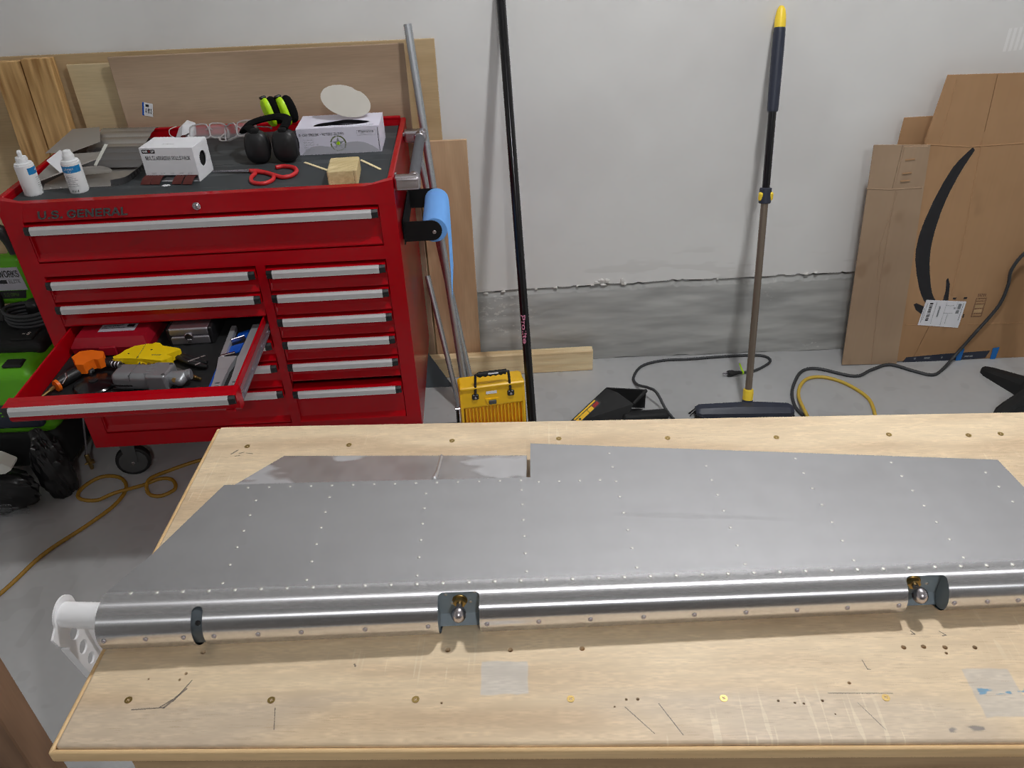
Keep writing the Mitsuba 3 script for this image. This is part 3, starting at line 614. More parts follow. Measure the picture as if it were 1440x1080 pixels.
# trim tab, drooped until its rear edge rests on the bench
tk = num(E_ + '__trim_tab'); USED[tk] = 0
H0, H1, Q0, Q1 = np.array([.0860, .4015, .0355]), np.array([.5445, .4125, .0335]), np.array([.1370, .5218, .0015]), np.array([.5445, .5120, .0015])
V = []; nu, nv = 24, 12
for i in range(nu + 1):
    for j in range(nv + 1):
        a_ = H0 + (H1 - H0) * i / nu; b_ = Q0 + (Q1 - Q0) * i / nu; p_ = a_ + (b_ - a_) * j / nv
        V.append(p_ + [0, 0, .0016 * math.sin(math.pi * min(1, j / nv * 1.3)) if False else 0])
V = np.array(V); Fq = []
for i in range(nu):
    for j in range(nv):
        a_ = i * (nv + 1) + j; Fq += [(a_, a_ + nv + 1, a_ + nv + 2), (a_, a_ + nv + 2, a_ + 1)]
top_ = trimesh.Trimesh(V, Fq, process=False)
if top_.face_normals[:, 2].mean() < 0: top_.invert()
scene[tk] = mikit.ply(tm(top_, TB), 'mat_tab', smooth=True, uv=V[:, :2])
V2 = np.array([H0, H1, Q1, Q0, H0 - [0, -.002, .010], H1 - [0, -.002, .010], Q1 - [0, 0, .0008], Q0 - [0, 0, .0008]])
add(tk + '__lower_skin', trimesh.Trimesh(V2, [(4, 6, 5), (4, 7, 6), (0, 4, 5), (0, 5, 1), (1, 5, 6), (1, 6, 2), (2, 6, 7), (2, 7, 3), (3, 7, 4), (3, 4, 0)], process=False), 'mat_sheet', False, TB)
dT = (Q0 + Q1 - H0 - H1) / 2; nT = np.cross(H1 - H0, dT); nT /= np.linalg.norm(nT)
if nT[2] < 0: nT = -nT
for k in range(14):
    p_ = H0 + (H1 - H0) * (.05 + .068 * k) + dT * .09 + nT * .0001
    add(tk + '__rivet', tm(DOME, axes(p_, H1 - H0, dT)), 'mat_rivet', True, TB)
for k in range(19):      # piano hinge knuckles
    a_, b_ = H0 + (H1 - H0) * (k / 19.0 + .006), H0 + (H1 - H0) * ((k + 1) / 19.0 - .006)
    add(tk + '__hinge_knuckle', cyl(a_ + [0, .0030, .0004], b_ + [0, .0030, .0004], .0017, 8), 'mat_sheet' if k % 2 else 'mat_steel', 30, TB)
bd = spline([(.402, .421, .0294), (.4035, .445, .0222), (.4035, .480, .0117), (.403, .512, .0021)], 5)
add(tk + '__sealant_bead', tube(bd + np.array([0, 0, .0012]), [.0045] * 5 + [.0030] * (len(bd) - 5), 8), 'mat_tab', True, TB)
# white control horn at the inboard end
hk = num(E_ + '__control_horn'); USED[hk] = 0
plate = unary_union([Point(.166, .032).buffer(.0245, 12), Polygon([(.141, .034), (.128, .026), (.133, .008), (.147, -.012), (.166, -.115), (.193, -.115), (.188, -.010), (.190, .030)])]).buffer(.004).buffer(-.004)
for hy, hz, hr in ((.1655, -.004, .0105), (.1675, -.036, .0095), (.171, -.064, .0085), (.175, -.091, .0075)): plate = plate - Point(hy, hz).buffer(hr, 10)
hp = prism_x(plate, -.058, -.055)
scene[hk] = mikit.ply(tm(hp, TB), 'mat_white_paint', smooth=30)
add(hk + '__torque_tube', cyl((-.0555, .163, .0345), (.016, .1575, .0352), .0165, 28, .0175), 'mat_white_paint', 30, TB)
add(hk + '__flange', hull([(-.055, .1865, -.004), (-.043, .1885, -.004), (-.043, .1945, -.115), (-.055, .1925, -.115), (-.055, .1895, -.004), (-.043, .1915, -.004), (-.043, .1975, -.115), (-.055, .1955, -.115)]), 'mat_white_paint', 30, TB)
add(hk + '__flange', hull([(-.066, .1440, -.012), (-.055, .1440, -.012), (-.055, .1635, -.115), (-.066, .1635, -.115), (-.066, .1470, -.012), (-.055, .1470, -.012), (-.055, .1665, -.115), (-.066, .1665, -.115)]), 'mat_white_paint', 30, TB)

# ------------------------------------------------------------------ boards, pipes and cardboard against the wall
def lean(x0, x1, yb, yt, zt, t, zb=0.0, b=.0015):
    """a board leaning on the wall: its front face runs from (yb, zb) to (yt, zt)"""
    L = math.hypot(yt - yb, zt - zb); a = math.atan2(yt - yb, zt - zb)
    m = bx(0, x1 - x0, 0, t, 0, L, b); return tm(m, frame((x0, yb, zb + t * math.sin(a)), 0, -a))
k = thing('plywood_sheet', 'large tan plywood sheet at the back, leaning flat on the white wall behind everything', 'plywood'); USED.pop(k, None)
add(k, lean(-2.35, -.197, 2.6960, 2.7090, 1.221, .006), 'mat_ply_back')
def board(base, label, cat_, mat, *a, group=None, turn=0.0, **kw):
    k = thing(base, label, cat_, group); USED.pop(k, None); m_ = lean(*a, **kw)
    if turn:
        xr_ = a[1]; m_ = tm(m_, frame((xr_, a[2], 0), turn) @ frame((-xr_, -a[2], 0)))
    add(k, m_, mat); return k
board('plywood_sheet', 'greyish brown plywood sheet with a small barcode sticker, behind the tool chest', 'plywood', 'mat_ply_front', -1.203, -.290, 2.6765, 2.6800, 1.216, .009, turn=.0235)
pk = 'plywood_sheet_001'
board('plywood_sheet', 'pale plywood sheet between the two pine planks and the sheet with the sticker', 'plywood', 'mat_ply_pale', -1.352, -.95, 2.6880, 2.6910, 1.193, .008)
board('plywood_sheet', 'shorter plywood sheet standing on end right of the tool chest', 'plywood', 'mat_ply_right', -.285, -.116, 2.6830, 2.6850, .907, .010)
board('pine_plank', 'yellow pine plank leaning on the wall, left one of the pair', 'plank', 'mat_plank', -1.560, -1.472, 2.575, 2.657, 1.213, .037)
board('pine_plank', 'yellow pine plank leaning on the wall, right one of the pair', 'plank', 'mat_plank', -1.468, -1.379, 2.570, 2.655, 1.219, .037)
sx, sz, sy = -1.124, 1.055, 2.6590
Fs = axes((sx, sy, sz), (1, .0235, .0), (0, .003, 1)) @ frame((0, 0, 0), -.25)
st = num(pk + '__barcode_sticker'); scene[st] = mikit.ply(tm(bx(-.016, .016, -.021, .021, 0, .0006, .0001), Fs), 'mat_white_card', smooth=False)
add(st + '__stripe', tm(bx(-.016, -.011, -.021, .021, .0006, .0009, .00005), Fs), 'mat_blue', False)
for i_, (a_, w_) in enumerate(((-.006, .002), (-.002, .001), (.001, .003), (.006, .0015), (.010, .002))): add(st + '__bar', tm(bx(a_, a_ + w_, -.012, .004, .0006, .0009, .00005), Fs), 'mat_print_black', False)
add(st + '__bar', tm(bx(-.006, .004, .008, .016, .0006, .0009, .00005), Fs), 'mat_print_black', False)
k = thing('pine_stud', 'short pine two-by-four lying on the floor along the foot of the wall', 'lumber'); USED.pop(k, None)
add(k, tm(bx(0, .635, 0, .038, 0, .089, .003), frame((-.318, 2.626, 0), .019)), 'mat_stud')
def pipe(label, a, b, r, grp='galvanized pipes'):
    k = thing('metal_pipe', label, 'pipe'); USED.pop(k, None)
    a, b = np.array(a, float), np.array(b, float); d = (b - a) / np.linalg.norm(b - a)
    ring_ = lathe([(r - .0016, 0), (r, .0004), (r, np.linalg.norm(b - a) - .0004), (r - .0016, np.linalg.norm(b - a)), (r - .0016, np.linalg.norm(b - a) - .05), (r - .0018, np.linalg.norm(b - a) - .05), (r - .0018, .05), (r - .0016, .05), (r - .0016, 0)], 20)
    x = np.cross([0, 1, 0], d); add(k, tm(ring_, axes(a, x, np.cross(d, x))), 'mat_galv'); return k
pipe('tallest galvanized steel pipe, leaning on the wall right of the tool chest', (-.167, 2.43, .004), (-.270, 2.652, 1.276), .0122)
pipe('galvanized pipe whose top ends just behind the tool chest handle', (-.140, 2.450, .004), (-.284, 2.660, .956), .0122)
pipe('shortest leaning steel pipe, beside the lower side of the tool chest', (-.196, 2.425, .004), (-.283, 2.600, .456), .0098)
pipe('short galvanized pipe lying on the floor behind the yellow work light', (-.150, 2.604, .0118), (.020, 2.600, .0118), .0115)
# floor offcut behind the chest corner
k = thing('sheet_metal_offcut', 'dark triangular sheet metal piece standing on the floor behind the tool chest', 'sheet metal'); USED.pop(k, None)
add(k, tm(prism_y([(0, 0), (.105, 0), (.008, .155), (0, .150)], 0, .0015), frame((-.330, 2.566, 0), .0, -.28)), 'mat_dark_slate', False)

# cardboard: three flattened cartons
def carton(label, poly, mat, yb, yt, zt, t=.004, folds=()):
    k = thing('flattened_carton', label, 'cardboard'); USED.pop(k, None)
    a = math.atan2(yt - yb, zt); F = axes((0, yb, 0), (1, 0, 0), (0, math.sin(a), math.cos(a)))
    f_ = 1 / math.cos(a); P_ = Polygon([(x, z * f_) for x, z in poly])
    for fx0, fz0, fx1, fz1, w in folds: P_ = P_.difference(LineString([(fx0, fz0 * f_), (fx1, fz1 * f_)]).buffer(w, cap_style=2))
    m = ext(P_, t, -t); add(k, tm(m, F), mat, 30); return k, F, f_
kc, FB, fB = carton('tall brown flattened carton with a large black curved arrow and a shipping label', [(1.478, .006), (2.03, 0), (2.03, 1.052), (1.423, 1.060), (1.398, .852), (1.400, .84)], 'mat_card_brown', 2.600, 2.640, 1.06, .005,
                    folds=((1.588, .875, 1.581, 1.062, .0011), (1.545, .006, 1.578, .160, .0010)))
k3, F3, _ = carton('brown carton edge showing between the grey carton and the tall carton', [(1.30, .01), (1.50, .01), (1.50, .925), (1.329, .922)], 'mat_card_brown', 2.650, 2.668, .92, .004)
k1, F1, f1 = carton('narrow greyish flattened carton with torn flaps, left of the tall carton', [(1.272, .006), (1.484, -.0), (1.412, .845), (1.224, .852)], 'mat_card_grey', 2.592, 2.618, .85, .004, folds=((1.316, .700, 1.320, .853, .0008),))
# creases are raised ridges; flap and tape pieces lie proud of the card
def onB(x, z, d=0.0): return np.array([x, z * fB, d])
def ridge(key, P_, r, F, mat): add(key, tm(tube(np.array(P_), r, 6), F), mat)
ridge(kc + '__crease', [onB(1.405, .842), onB(1.55, .828), onB(2.03, .84)], .0024, FB, 'mat_card_brown')
ridge(kc + '__crease', [onB(1.588, .85), onB(1.604, .66), onB(1.622, .45), onB(1.630, .28)], .0024, FB, 'mat_card_brown')
ridge(kc + '__crease', [onB(1.484, .165), onB(1.578, .158), onB(2.03, .15)], .0014, FB, 'mat_card_brown')
ridge(kc + '__crease', [onB(1.449, .845), onB(1.454, 1.045)], .0016, FB, 'mat_card_brown')
ridge(k1 + '__crease', [(1.228, .705 * f1, 0), (1.310, .698 * f1, 0), (1.418, .700 * f1, 0)], .0024, F1, 'mat_card_grey')
ridge(k1 + '__crease', [(1.330, .695 * f1, 0), (1.345, .40 * f1, 0), (1.385, .012 * f1, 0)], .0026, F1, 'mat_card_grey')
ridge(k1 + '__crease', [(1.338, .690 * f1, 0), (1.318, .50 * f1, 0), (1.335, .36 * f1, 0)], .0016, F1, 'mat_card_grey')
for i_, zz in enumerate((.726, .752, .798)): add(k1 + '__torn_slot', tm(hull([(1.337, zz * f1, .0072), (1.368, (zz + .003) * f1, .0072), (1.366, (zz + .006) * f1, .0066), (1.337, (zz + .004) * f1, .0066), (1.337, zz * f1, .0030), (1.368, zz * f1, .0030)]), F1), 'mat_card_brown', False)
add(k1 + '__torn_flap', tm(hull([(1.324, .71 * f1, .001), (1.400, .71 * f1, .001), (1.402, .842 * f1, .006), (1.326, .842 * f1, .003), (1.324, .71 * f1, 0), (1.400, .71 * f1, 0), (1.402, .842 * f1, 0), (1.326, .842 * f1, 0)]), F1), 'mat_card_grey')
# printed curved arrow
outer = spline([(1.563, .822), (1.515, .757), (1.475, .632), (1.457, .498), (1.474, .398), (1.530, .27), (1.60, .215)], 10)
inner = spline([(1.64, .212), (1.566, .268), (1.525, .370), (1.504, .482), (1.510, .617), (1.536, .730), (1.569, .815)], 10)
arrow = Polygon(np.vstack([outer, inner])).buffer(.003).union(Polygon([(1.603, .30), (1.594, .345), (1.600, .350), (1.612, .325), (1.622, .26), (1.602, .24)])).union(Polygon([(1.497, .249), (1.506, .254), (1.545, .235), (1.57, .20), (1.545, .199), (1.510, .226)]))
arrow = affinity.scale(arrow.simplify(.0008), 1, fB, origin=(0, 0))
add(kc + '__printed_arrow', tm(ext(arrow, .0003, .0001), FB), 'mat_print_black', False)
# shipping label with its bars
LB = axes(FB @ np.array([1.5300, .163 * fB, .0008, 1])[:, None].ravel() if False else (FB @ np.array([1.5300, .163 * fB, .0020, 1]))[:3], (1, 0, -.05), (0.0, .04, 1))
lk = num(kc + '__shipping_label'); USED[lk] = 0
lab = Polygon([(0, 0), (.158, -.012), (.156, .098), (.004, .104)])
scene[lk] = mikit.ply(tm(ext(lab, .0006), LB), 'mat_white_card', smooth=False)
for a_, b_, c_, d_ in [(.022, .034, .018 + .0085 * i_, .018 + .0085 * i_ + w_) for i_, w_ in enumerate((.006, .004, .006, .003, .006, .005, .006, .004, .006))]: add(lk + '__bar', tm(bx(a_, b_, c_, d_, .0006, .0009, .00005), LB), 'mat_print_black', False)
for a_, b_, c_, d_ in ((.128, .140, .048, .062), (.130, .142, .066, .088), (.117, .123, .066, .074)): add(lk + '__bar', tm(bx(a_, b_, c_, d_, .0006, .0009, .00005), LB), 'mat_print_grey', False)
for a_, b_, c_, d_ in ((.006, .008, .010, .07), (.012, .0135, .02, .09), (.046, .0475, .006, .095), (.060, .066, .034, .078), (.084, .0852, .0, .098), (.0852, .118, .048, .0492), (.100, .1012, .006, .048), (.1245, .1255, .066, .096), (.147, .149, .02, .09), (.0852, .115, .080, .0812)): add(lk + '__print_line', tm(bx(a_, b_, c_, d_, .0006, .0009, .00005), LB), 'mat_print_grey', False)
# printed symbols
SB = axes((FB @ np.array([1.724, .186 * fB, .0008, 1]))[:3], (1, 0, 0), (.12, .04, 1))
fr_ = sbox(0, 0, .040, .078)
for a_, b_ in ((.004, .013), (.016, .033), (.036, .052), (.055, .064), (.067, .074)): fr_ = fr_ - sbox(.003, a_, .037, b_)
add(kc + '__printed_symbol', tm(ext(fr_, .0003), SB), 'mat_post', False)
for a_, b_ in ((.018, .031), (.038, .050)): add(kc + '__printed_symbol', tm(ext(unary_union([sbox(.006, a_, .034, b_)]), .0002, -.0001), SB), 'mat_apron', False)
for i_ in range(5): add(kc + '__printed_symbol', tm(bx(.004 + .0065 * i_, .008 + .0065 * i_, .084, .096, -.0001, .0003, .00005), SB), 'mat_post', False)
for xx in (1.638, 1.678): add(kc + '__printed_symbol', tm(bx(xx, xx + .012, .262 * fB, .270 * fB, .0001, .0004, .00005), FB), 'mat_print_black', False)
add(kc + '__printed_symbol', tm(bx(1.693, 1.698, .185 * fB, .200 * fB, .0001, .0004, .00005), FB), 'mat_print_black', False)
strip_ = [(1.510, .001), (1.520, .022), (1.66, .030), (1.838, .036), (1.828, .004), (1.66, .0)]
tk_ = add(kc + '__black_tape', tm(ext([(x, z * fB) for x, z in strip_], .0008, .0001), FB), 'mat_navy', False)
for xx, w_ in ((1.55, .008), (1.59, .016), (1.60, .012), (1.655, .006), (1.745, .018), (1.765, .012)): add(tk_ + '__print', tm(bx(xx, xx + w_, .012 * fB, .019 * fB, .0009, .0011, .00005), FB), 'mat_print_grey', False)
for xx, lbl in ((1.712, 'small strip of blue tape folded over the cord at the foot of the tall carton'), (1.846, 'small strip of blue tape hanging at the carton foot, near the black stand')):
    k = thing('blue_tape', lbl, 'tape'); USED.pop(k, None)
    P_ = [(0, .004), (.018, .006), (.022, .05), (.024, .064), (-.004, .055), (-.002, .03)]
    m1 = cat(tm(ext([(0, .0), (.020, .0), (.022, .052), (-.002, .048)], .001), W0), tm(ext([(-.004, .048), (.022, .052), (.031, .064), (.010, .062)], .001), frame((0, -.002, .004), 0, -.35)))
    add(k, tm(m1, axes((xx, 2.596, .001), (1, 0, 0), (0, .035, 1))), 'mat_blue_tape', False)
# cords on the right
def cord(base, label, P_, r, mat, n=8, sides=10, lift=True):
    k = thing(base, label, 'cord'); USED.pop(k, None); Q = spline(P_, n); add(k, tube(Q, r, sides), mat, True); return k, Q
r_ = .0052
k, Q = cord('electric_cable', 'dark grey power cord looped behind the dustpan, plug lying at its end', [(.575, 2.27, r_), (.548, 2.335, .016), (.520, 2.39, .055), (.497, 2.43, .050), (.470, 2.51, .012), (.466, 2.57, r_), (.510, 2.645, r_), (.595, 2.678, r_), (.70, 2.680, r_), (.794, 2.686, r_), (.90, 2.690, r_), (.985, 2.684, r_), (1.012, 2.655, r_), (.995, 2.622, r_), (.93, 2.578, r_), (.872, 2.565, .008)], r_, 'mat_cord')
pd = np.array([-.99, -.14, 0]); pd /= np.linalg.norm(pd)
add(k + '__plug', tube([np.array([.872, 2.565, .010]) + pd * t for t in (0, .012, .02, .03, .048, .052)], [.0062, .0068, .008, .0125, .0125, .010], 12), 'mat_black')
for s in (-1, 1): add(k + '__prong', tm(bx(0, .017, -.0007, .0007, -.003, .003, .0005), axes(np.array([.872, 2.565, .010]) + pd * .051 + np.array([.14, -.99, 0]) * .006 * s, pd, (.14, -.99, 0))), 'mat_steel', False)
add(k + '__prong', cyl(np.array([.872, 2.565, .016]) + pd * .051, np.array([.872, 2.565, .016]) + pd * .066, .0024, 8), 'mat_steel')
add(k + '__yellow_tag', cat(cyl(np.array([.885, 2.566, .009]), np.array([.880, 2.5655, .009]), .0085, 10), tm(bx(-.003, .003, -.001, .001, 0, .034, .0008), frame((.882, 2.566, .012), 0, -.5, -.35))), 'mat_lime')
cord('electric_cable', 'black power cord running from the bench up over the tall carton', [(1.06, 2.22, .006), (1.03, 2.265, .007), (1.012, 2.33, .006), (1.026, 2.42, .006), (1.07, 2.51, .006), (1.115, 2.565, .006), (1.175, 2.572, .006), (1.29, 2.512, .006), (1.37, 2.55, .006), (1.451, 2.578, .007), (1.52, 2.53, .006), (1.577, 2.498, .006), (1.63, 2.53, .006), (1.70, 2.588, .030), (1.752, 2.592, .125), (1.805, 2.592, .235), (1.812, 2.588, .320), (1.800, 2.58, .390), (1.825, 2.575, .46), (1.90, 2.56, .56)], .0058, 'mat_cord')
cord('extension_cord', 'yellow extension cord loop on the floor right of the broom', [(1.035, 2.21, .006), (1.026, 2.29, .024), (1.044, 2.40, .006), (1.075, 2.47, .006), (1.120, 2.512, .006), (1.18, 2.512, .006), (1.243, 2.462, .006), (1.286, 2.366, .006), (1.270, 2.26, .006)], .0062, 'mat_cord_yellow')
# floor stand, mostly beyond the right edge
k = thing('floor_stand', 'black floor stand with splayed plastic feet near the cardboard', 'stand'); USED[k] = 0
sc = np.array([1.86, 2.315, 0])
add(k + '__pole', tube([sc + [0, 0, .06], sc + [-.075, 0, .34], sc + [-.10, 0, .55]], .026, 20), 'mat_black')
add(k + '__hub', lathe([(0, .02), (.055, .02), (.06, .035), (.05, .075), (.034, .085), (0, .085)], 24), 'mat_rubber', 30, frame(sc))
add(k + '__collar', lathe([(.028, .083), (.034, .083), (.034, .092), (.027, .094)], 24), 'mat_steel', 30, frame(sc))
for ang, L_ in ((113, .205), (205, .19), (330, .2), (45, .2)):
    u = np.array([math.cos(math.radians(ang)), math.sin(math.radians(ang)), 0]); w = np.array([-u[1], u[0], 0])
    rings = []
    for s, hw, zt_ in ((.03, .030, .070), (.08, .027, .058), (.15, .024, .040), (L_ - .01, .022, .028), (L_ + .012, .012, .022)):
        c = sc + u * s; rings.append([c - w * hw, c - w * hw + [0, 0, zt_ * .75], c - w * hw * .6 + [0, 0, zt_], c + w * hw * .6 + [0, 0, zt_], c + w * hw + [0, 0, zt_ * .75], c + w * hw])
    fk = add(k + '__foot', loft(rings), 'mat_foot_grey' if False else 'mat_rubber', 25)
    add(fk + '__bolt', cyl(sc + u * (L_ - .02) + [0, 0, .024], sc + u * (L_ - .02) + [0, 0, .030], .006, 10), 'mat_black')

# ------------------------------------------------------------------ broom, pole, work light, dustpan
k = thing('push_broom', 'broom with a dark blue head and a bronze and black pole with a yellow tip', 'broom'); USED[k] = 0
bA, bB = np.array([.829, 2.3202, .070]), np.array([.8802, 2.700, 1.2735]); bd_ = bB - bA
at_ = lambda t: bA + bd_ * t
add(k + '__pole', cyl(at_(.0), at_(.60), .0118, 20), 'mat_bronze')
add(k + '__upper_pole', cyl(at_(.555), at_(.90), .0125, 20), 'mat_black_gloss')
add(k + '__clamp', cyl(at_(.528), at_(.568), .0195, 20), 'mat_navy')
cx_ = at_(.548); 
for s in (-1, 1): add(k + '__clamp__button', tm(rbox(-.007, .007, -.009, .009, -.014, .014, .006), frame(cx_ + [.0165 * s, -.006, 0])), 'mat_yellow_plastic')
gr = [at_(t) for t in (.755, .76, .80, .90, .945, .952)]
add(k + '__grip', tube(gr, [.0165, .0175, .0182, .0188, .0180, .0165], 20), 'mat_navy')
add(k + '__hanger_tip', tube([at_(t) for t in (.950, .955, .975, .992, 1.0)], [.0165, .0175, .0165, .0125, .006], 20), 'mat_yellow_plastic')
add(k + '__ferrule', tube([at_(t) for t in (-.012, -.01, .018, .022)], [.0165, .018, .018, .0165], 20), 'mat_yellow_plastic')
add(k + '__socket', tube([at_(-.045), at_(-.03), at_(-.008)], [.024, .021, .018], 20), 'mat_navy')
hx0, hx1 = .640, .985
hd = []
for x, hy, zl, zh in ((hx0 + .004, .020, .030, .046), (hx0 + .02, .030, .026, .054), (.80, .034, .024, .060), (.86, .034, .024, .060), (hx1 - .02, .030, .026, .054), (hx1 - .004, .020, .030, .046)):
    yc = 2.288 + (.829 - x) * .05
    hd.append([(x, yc - hy, zl), (x, yc - hy, zl + (zh - zl) * .55), (x, yc - hy * .45, zh), (x, yc + hy * .45, zh), (x, yc + hy, zl + (zh - zl) * .55), (x, yc + hy, zl)])
add(k + '__head', loft(hd), 'mat_navy', 25)
br = []
for i_ in range(260):
    x = rng.uniform(hx0 + .002, hx1 - .006); y = 2.288 + (.829 - x) * .05 + rng.uniform(-.026, .026); dx_ = (x - .81) * .10 + rng.normal(0, .003); dy_ = (y - 2.288 - (.829 - x) * .05) * .55
    br.append(tube([(x, y, .031), (x + dx_, y + dy_, .0008)], [.0022, .0018], 4))
kb = add(k + '__bristles', cat(br), 'mat_black', False); labels[kb] = {'kind': 'stuff', 'label': 'dark broom bristles'}
k = thing('long_pole', 'long black pole with pink lettering leaning on the white wall', 'pole'); USED[k] = 0
pA, pB = np.array([.067, 2.171, .002]), np.array([.0155, 2.7055, 1.350])
add(k + '__shaft', cyl(pA, pB, .0142, 24), 'mat_black_gloss')
pdv = (pB - pA) / np.linalg.norm(pB - pA)
ex_ = -pdv; ey_ = np.array([1.0, .1, 0]); tx = meshkit.text_mesh('Prolite', .014, .0006, True); tx.apply_scale([.098 / tx.bounds[1][0], 1, 1])
v = tx.vertices.copy(); th = (v[:, 1] - .006) / .0146 - .55; rr_ = .0143 + v[:, 2]
nz_ = np.cross(ex_, ey_); nz_ /= np.linalg.norm(nz_); ey_ = np.cross(nz_, ex_)
ctr = pA + (pB - pA) * .318
tx.vertices = ctr + v[:, :1] * ex_ + (rr_ * np.sin(th))[:, None] * ey_ + (rr_ * np.cos(th))[:, None] * nz_
if ((pA + pB) / 2)[1] and nz_[1] > 0: tx.vertices = ctr + v[:, :1] * ex_ + (rr_ * np.sin(th))[:, None] * (-ey_) - (rr_ * np.cos(th))[:, None] * nz_; tx.invert()
add(k + '__lettering', tx, 'mat_pink', False)
# yellow work light standing with its ribbed back to us
k = thing('work_light', 'yellow work light with a black handle standing between the pipes and the black pole', 'work light'); USED[k] = 0
FL = frame((-.168, 2.150, 0), .145, -.10)
add(k + '__housing', cat(rbox(0, .215, .004, .085, .172, .256, .010, 12), bx(0, .215, -.004, .03, .246, .258, .004)), 'mat_yellow', 40, FL)
add(k + '__housing__core', bx(.012, .203, .022, .075, .045, .176, .003), 'mat_yellow', 30, FL)
for i_ in range(17):
    fx = .014 + i_ * .0118
    add(k + '__housing__fin', prism_x([(.024, .175), (.007, .173), (.004, .11), (.006, .05), (.024, .045)], fx, fx + .0032), 'mat_yellow', False, FL)
for a_ in (0, .207): add(k + '__housing__cheek', prism_x([(.08, .25), (.006, .25), (.002, .175), (.006, .045), (.08, .045)], a_, a_ + .008), 'mat_yellow', False, FL)
add(k + '__housing__recess', hull([(.082, -.0005, .205), (.128, -.0005, .205), (.092, -.001, .182), (.120, -.001, .182), (.082, .006, .205), (.128, .006, .205), (.092, .006, .182), (.120, .006, .182)]), 'mat_yellow', False, FL)
add(k + '__switch', bx(.093, .118, -.006, .0, .186, .201, .002), 'mat_foot_grey', 30, FL)
add(k + '__label', bx(.086, .122, .0022, .0045, .222, .232, .0003), 'mat_white_card', False, FL)
hp = spline([(.050, .000, .218), (.052, .000, .250), (.055, .000, .292), (.062, .000, .300), (.110, .0, .301), (.158, .000, .300), (.164, .0, .292), (.166, .0, .25), (.168, .0, .218)], 5)
hk = num(k + '__handle'); USED[hk] = 0
scene[hk] = mikit.ply(tm(tube(hp, .0042, 10), FL), 'mat_black', smooth=40)
gp_ = [(.062 + .0085 * i_, .0, .300 - .0015 * (i_ % 2)) for i_ in range(12)]
add(hk + '__grip', tube(gp_, [.0075 + .0022 * (i_ % 2) for i_ in range(12)], 12), 'mat_rubber', 40, FL)
add(hk + '__sticker', bx(.096, .130, -.0098, -.0088, .300, .3055, .0003), 'mat_white_card', False, FL)
for hx in (.050, .168):
    add(hk + '__mount', bx(hx - .011, hx + .011, -.004, .006, .208, .228, .003), 'mat_black', 30, FL); add(hk + '__mount_screw', cyl((hx, -.0038, .217), (hx, -.006, .217), .004, 10), 'mat_chrome', 30, FL)
add(k + '__stand', cat(tube([FL[:3, :3] @ np.array(q) + FL[:3, 3] for q in ((-.010, .04, .16), (-.012, .04, .10), (-.012, .03, .022))], .005, 8), tube([FL[:3, :3] @ np.array(q) + FL[:3, 3] for q in ((.2185, .04, .16), (.2185, .04, .10), (.2185, .03, .022))], .0035, 8), tube([(-.185, 2.06, .006), (-.185, 2.30, .006)], .006, 8), tube([(.040, 2.09, .006), (.032, 2.30, .006)], .006, 8), tube([(-.185, 2.17, .006), (.036, 2.19, .006)], .006, 8)), 'mat_black')
for s, hx in ((-1, -.0005), (1, .2155)): add(k + '__pivot_bolt', cyl(FL[:3, :3] @ np.array([hx, .04, .16]) + FL[:3, 3], FL[:3, :3] @ np.array([hx + s * (.018 if s < 0 else .004), .04, .16]) + FL[:3, 3], .0055, 10), 'mat_chrome')
# dustpan
k = thing('dustpan', 'black dustpan with a yellow and red edge label, left of the broom', 'dustpan'); USED[k] = 0
FD = frame((.345, 2.30, 0), math.radians(-14))
def plate_(P_, t): P_ = np.array(P_, float); return hull(np.vstack([P_, P_ - [0, 0, t]]))
A_, B2, F_2, C2, D2, E2 = (.338, 2.388, .085), (.375, 2.361, .083), (.478, 2.371, .080), (.425, 2.317, .062), (.391, 2.285, .004), (.190, 2.290, .003)
W0d = np.eye(4)
pan = cat(plate_([A_, B2, C2, D2, E2], .003), hull([A_, F_2, (.338, 2.391, .0005), (.478, 2.374, .0005), (.338, 2.394, .085), (.478, 2.377, .080), (.338, 2.394, .0005), (.478, 2.377, .0005)]),
          tube([F_2, (.452, 2.344, .073), C2], [.0065, .0065, .0055], 8), hull([A_, (.338, 2.388, .0005), (.19, 2.29, .0005), E2, (.336, 2.391, .085), (.336, 2.391, .0005), (.188, 2.293, .0005), (.188, 2.293, .003)]),
          hull([(.40, 2.30, .001), (.47, 2.366, .001), (.35, 2.38, .001), (.25, 2.30, .001), (.40, 2.30, .003), (.47, 2.366, .003), (.35, 2.38, .003), (.25, 2.30, .003)]))
add(k + '__pan', pan, 'mat_rubber', 20, W0d)
add(k + '__handle', cat(tm(rbox(0, .165, -.022, .022, .004, .034, .013, 12), frame((.385, 2.298, 0), .05))), 'mat_rubber', 40, W0d)
lb_ = num(k + '__label'); USED[lb_] = 0
uE = np.array(A_) - np.array(E2); vE = np.array(D2) - np.array(E2)
vE = np.array(C2) - np.array(A_)
FLb = axes(np.array(E2) + uE * .12 + [0, 0, .0035], uE, -vE)
scene[lb_] = mikit.ply(tm(bx(0, .115, -.030, -.001, -.0002, .0006, .0002), FLb), 'mat_black', smooth=False)
for a_, b_, c_, d_, m_ in ((.004, .060, .012, .027, 'mat_yellow'), (.062, .084, .012, .027, 'mat_yellow'), (.086, .110, .013, .026, 'mat_print_red'), (.004, .108, .003, .009, 'mat_yellow')): add(lb_ + '__print', tm(bx(a_, b_, -d_, -c_, .0006, .0010, .0001), FLb), m_, False)
add(lb_ + '__print', text('BROOM', .009, (.012, .0155, .0010), (1, 0, 0), (0, 1, 0), .0003, True, .040) if False else tm(ext(Point(.020, -.0195).buffer(.004, 8), .0004, .0010), W0), 'mat_print_black', False, FLb)

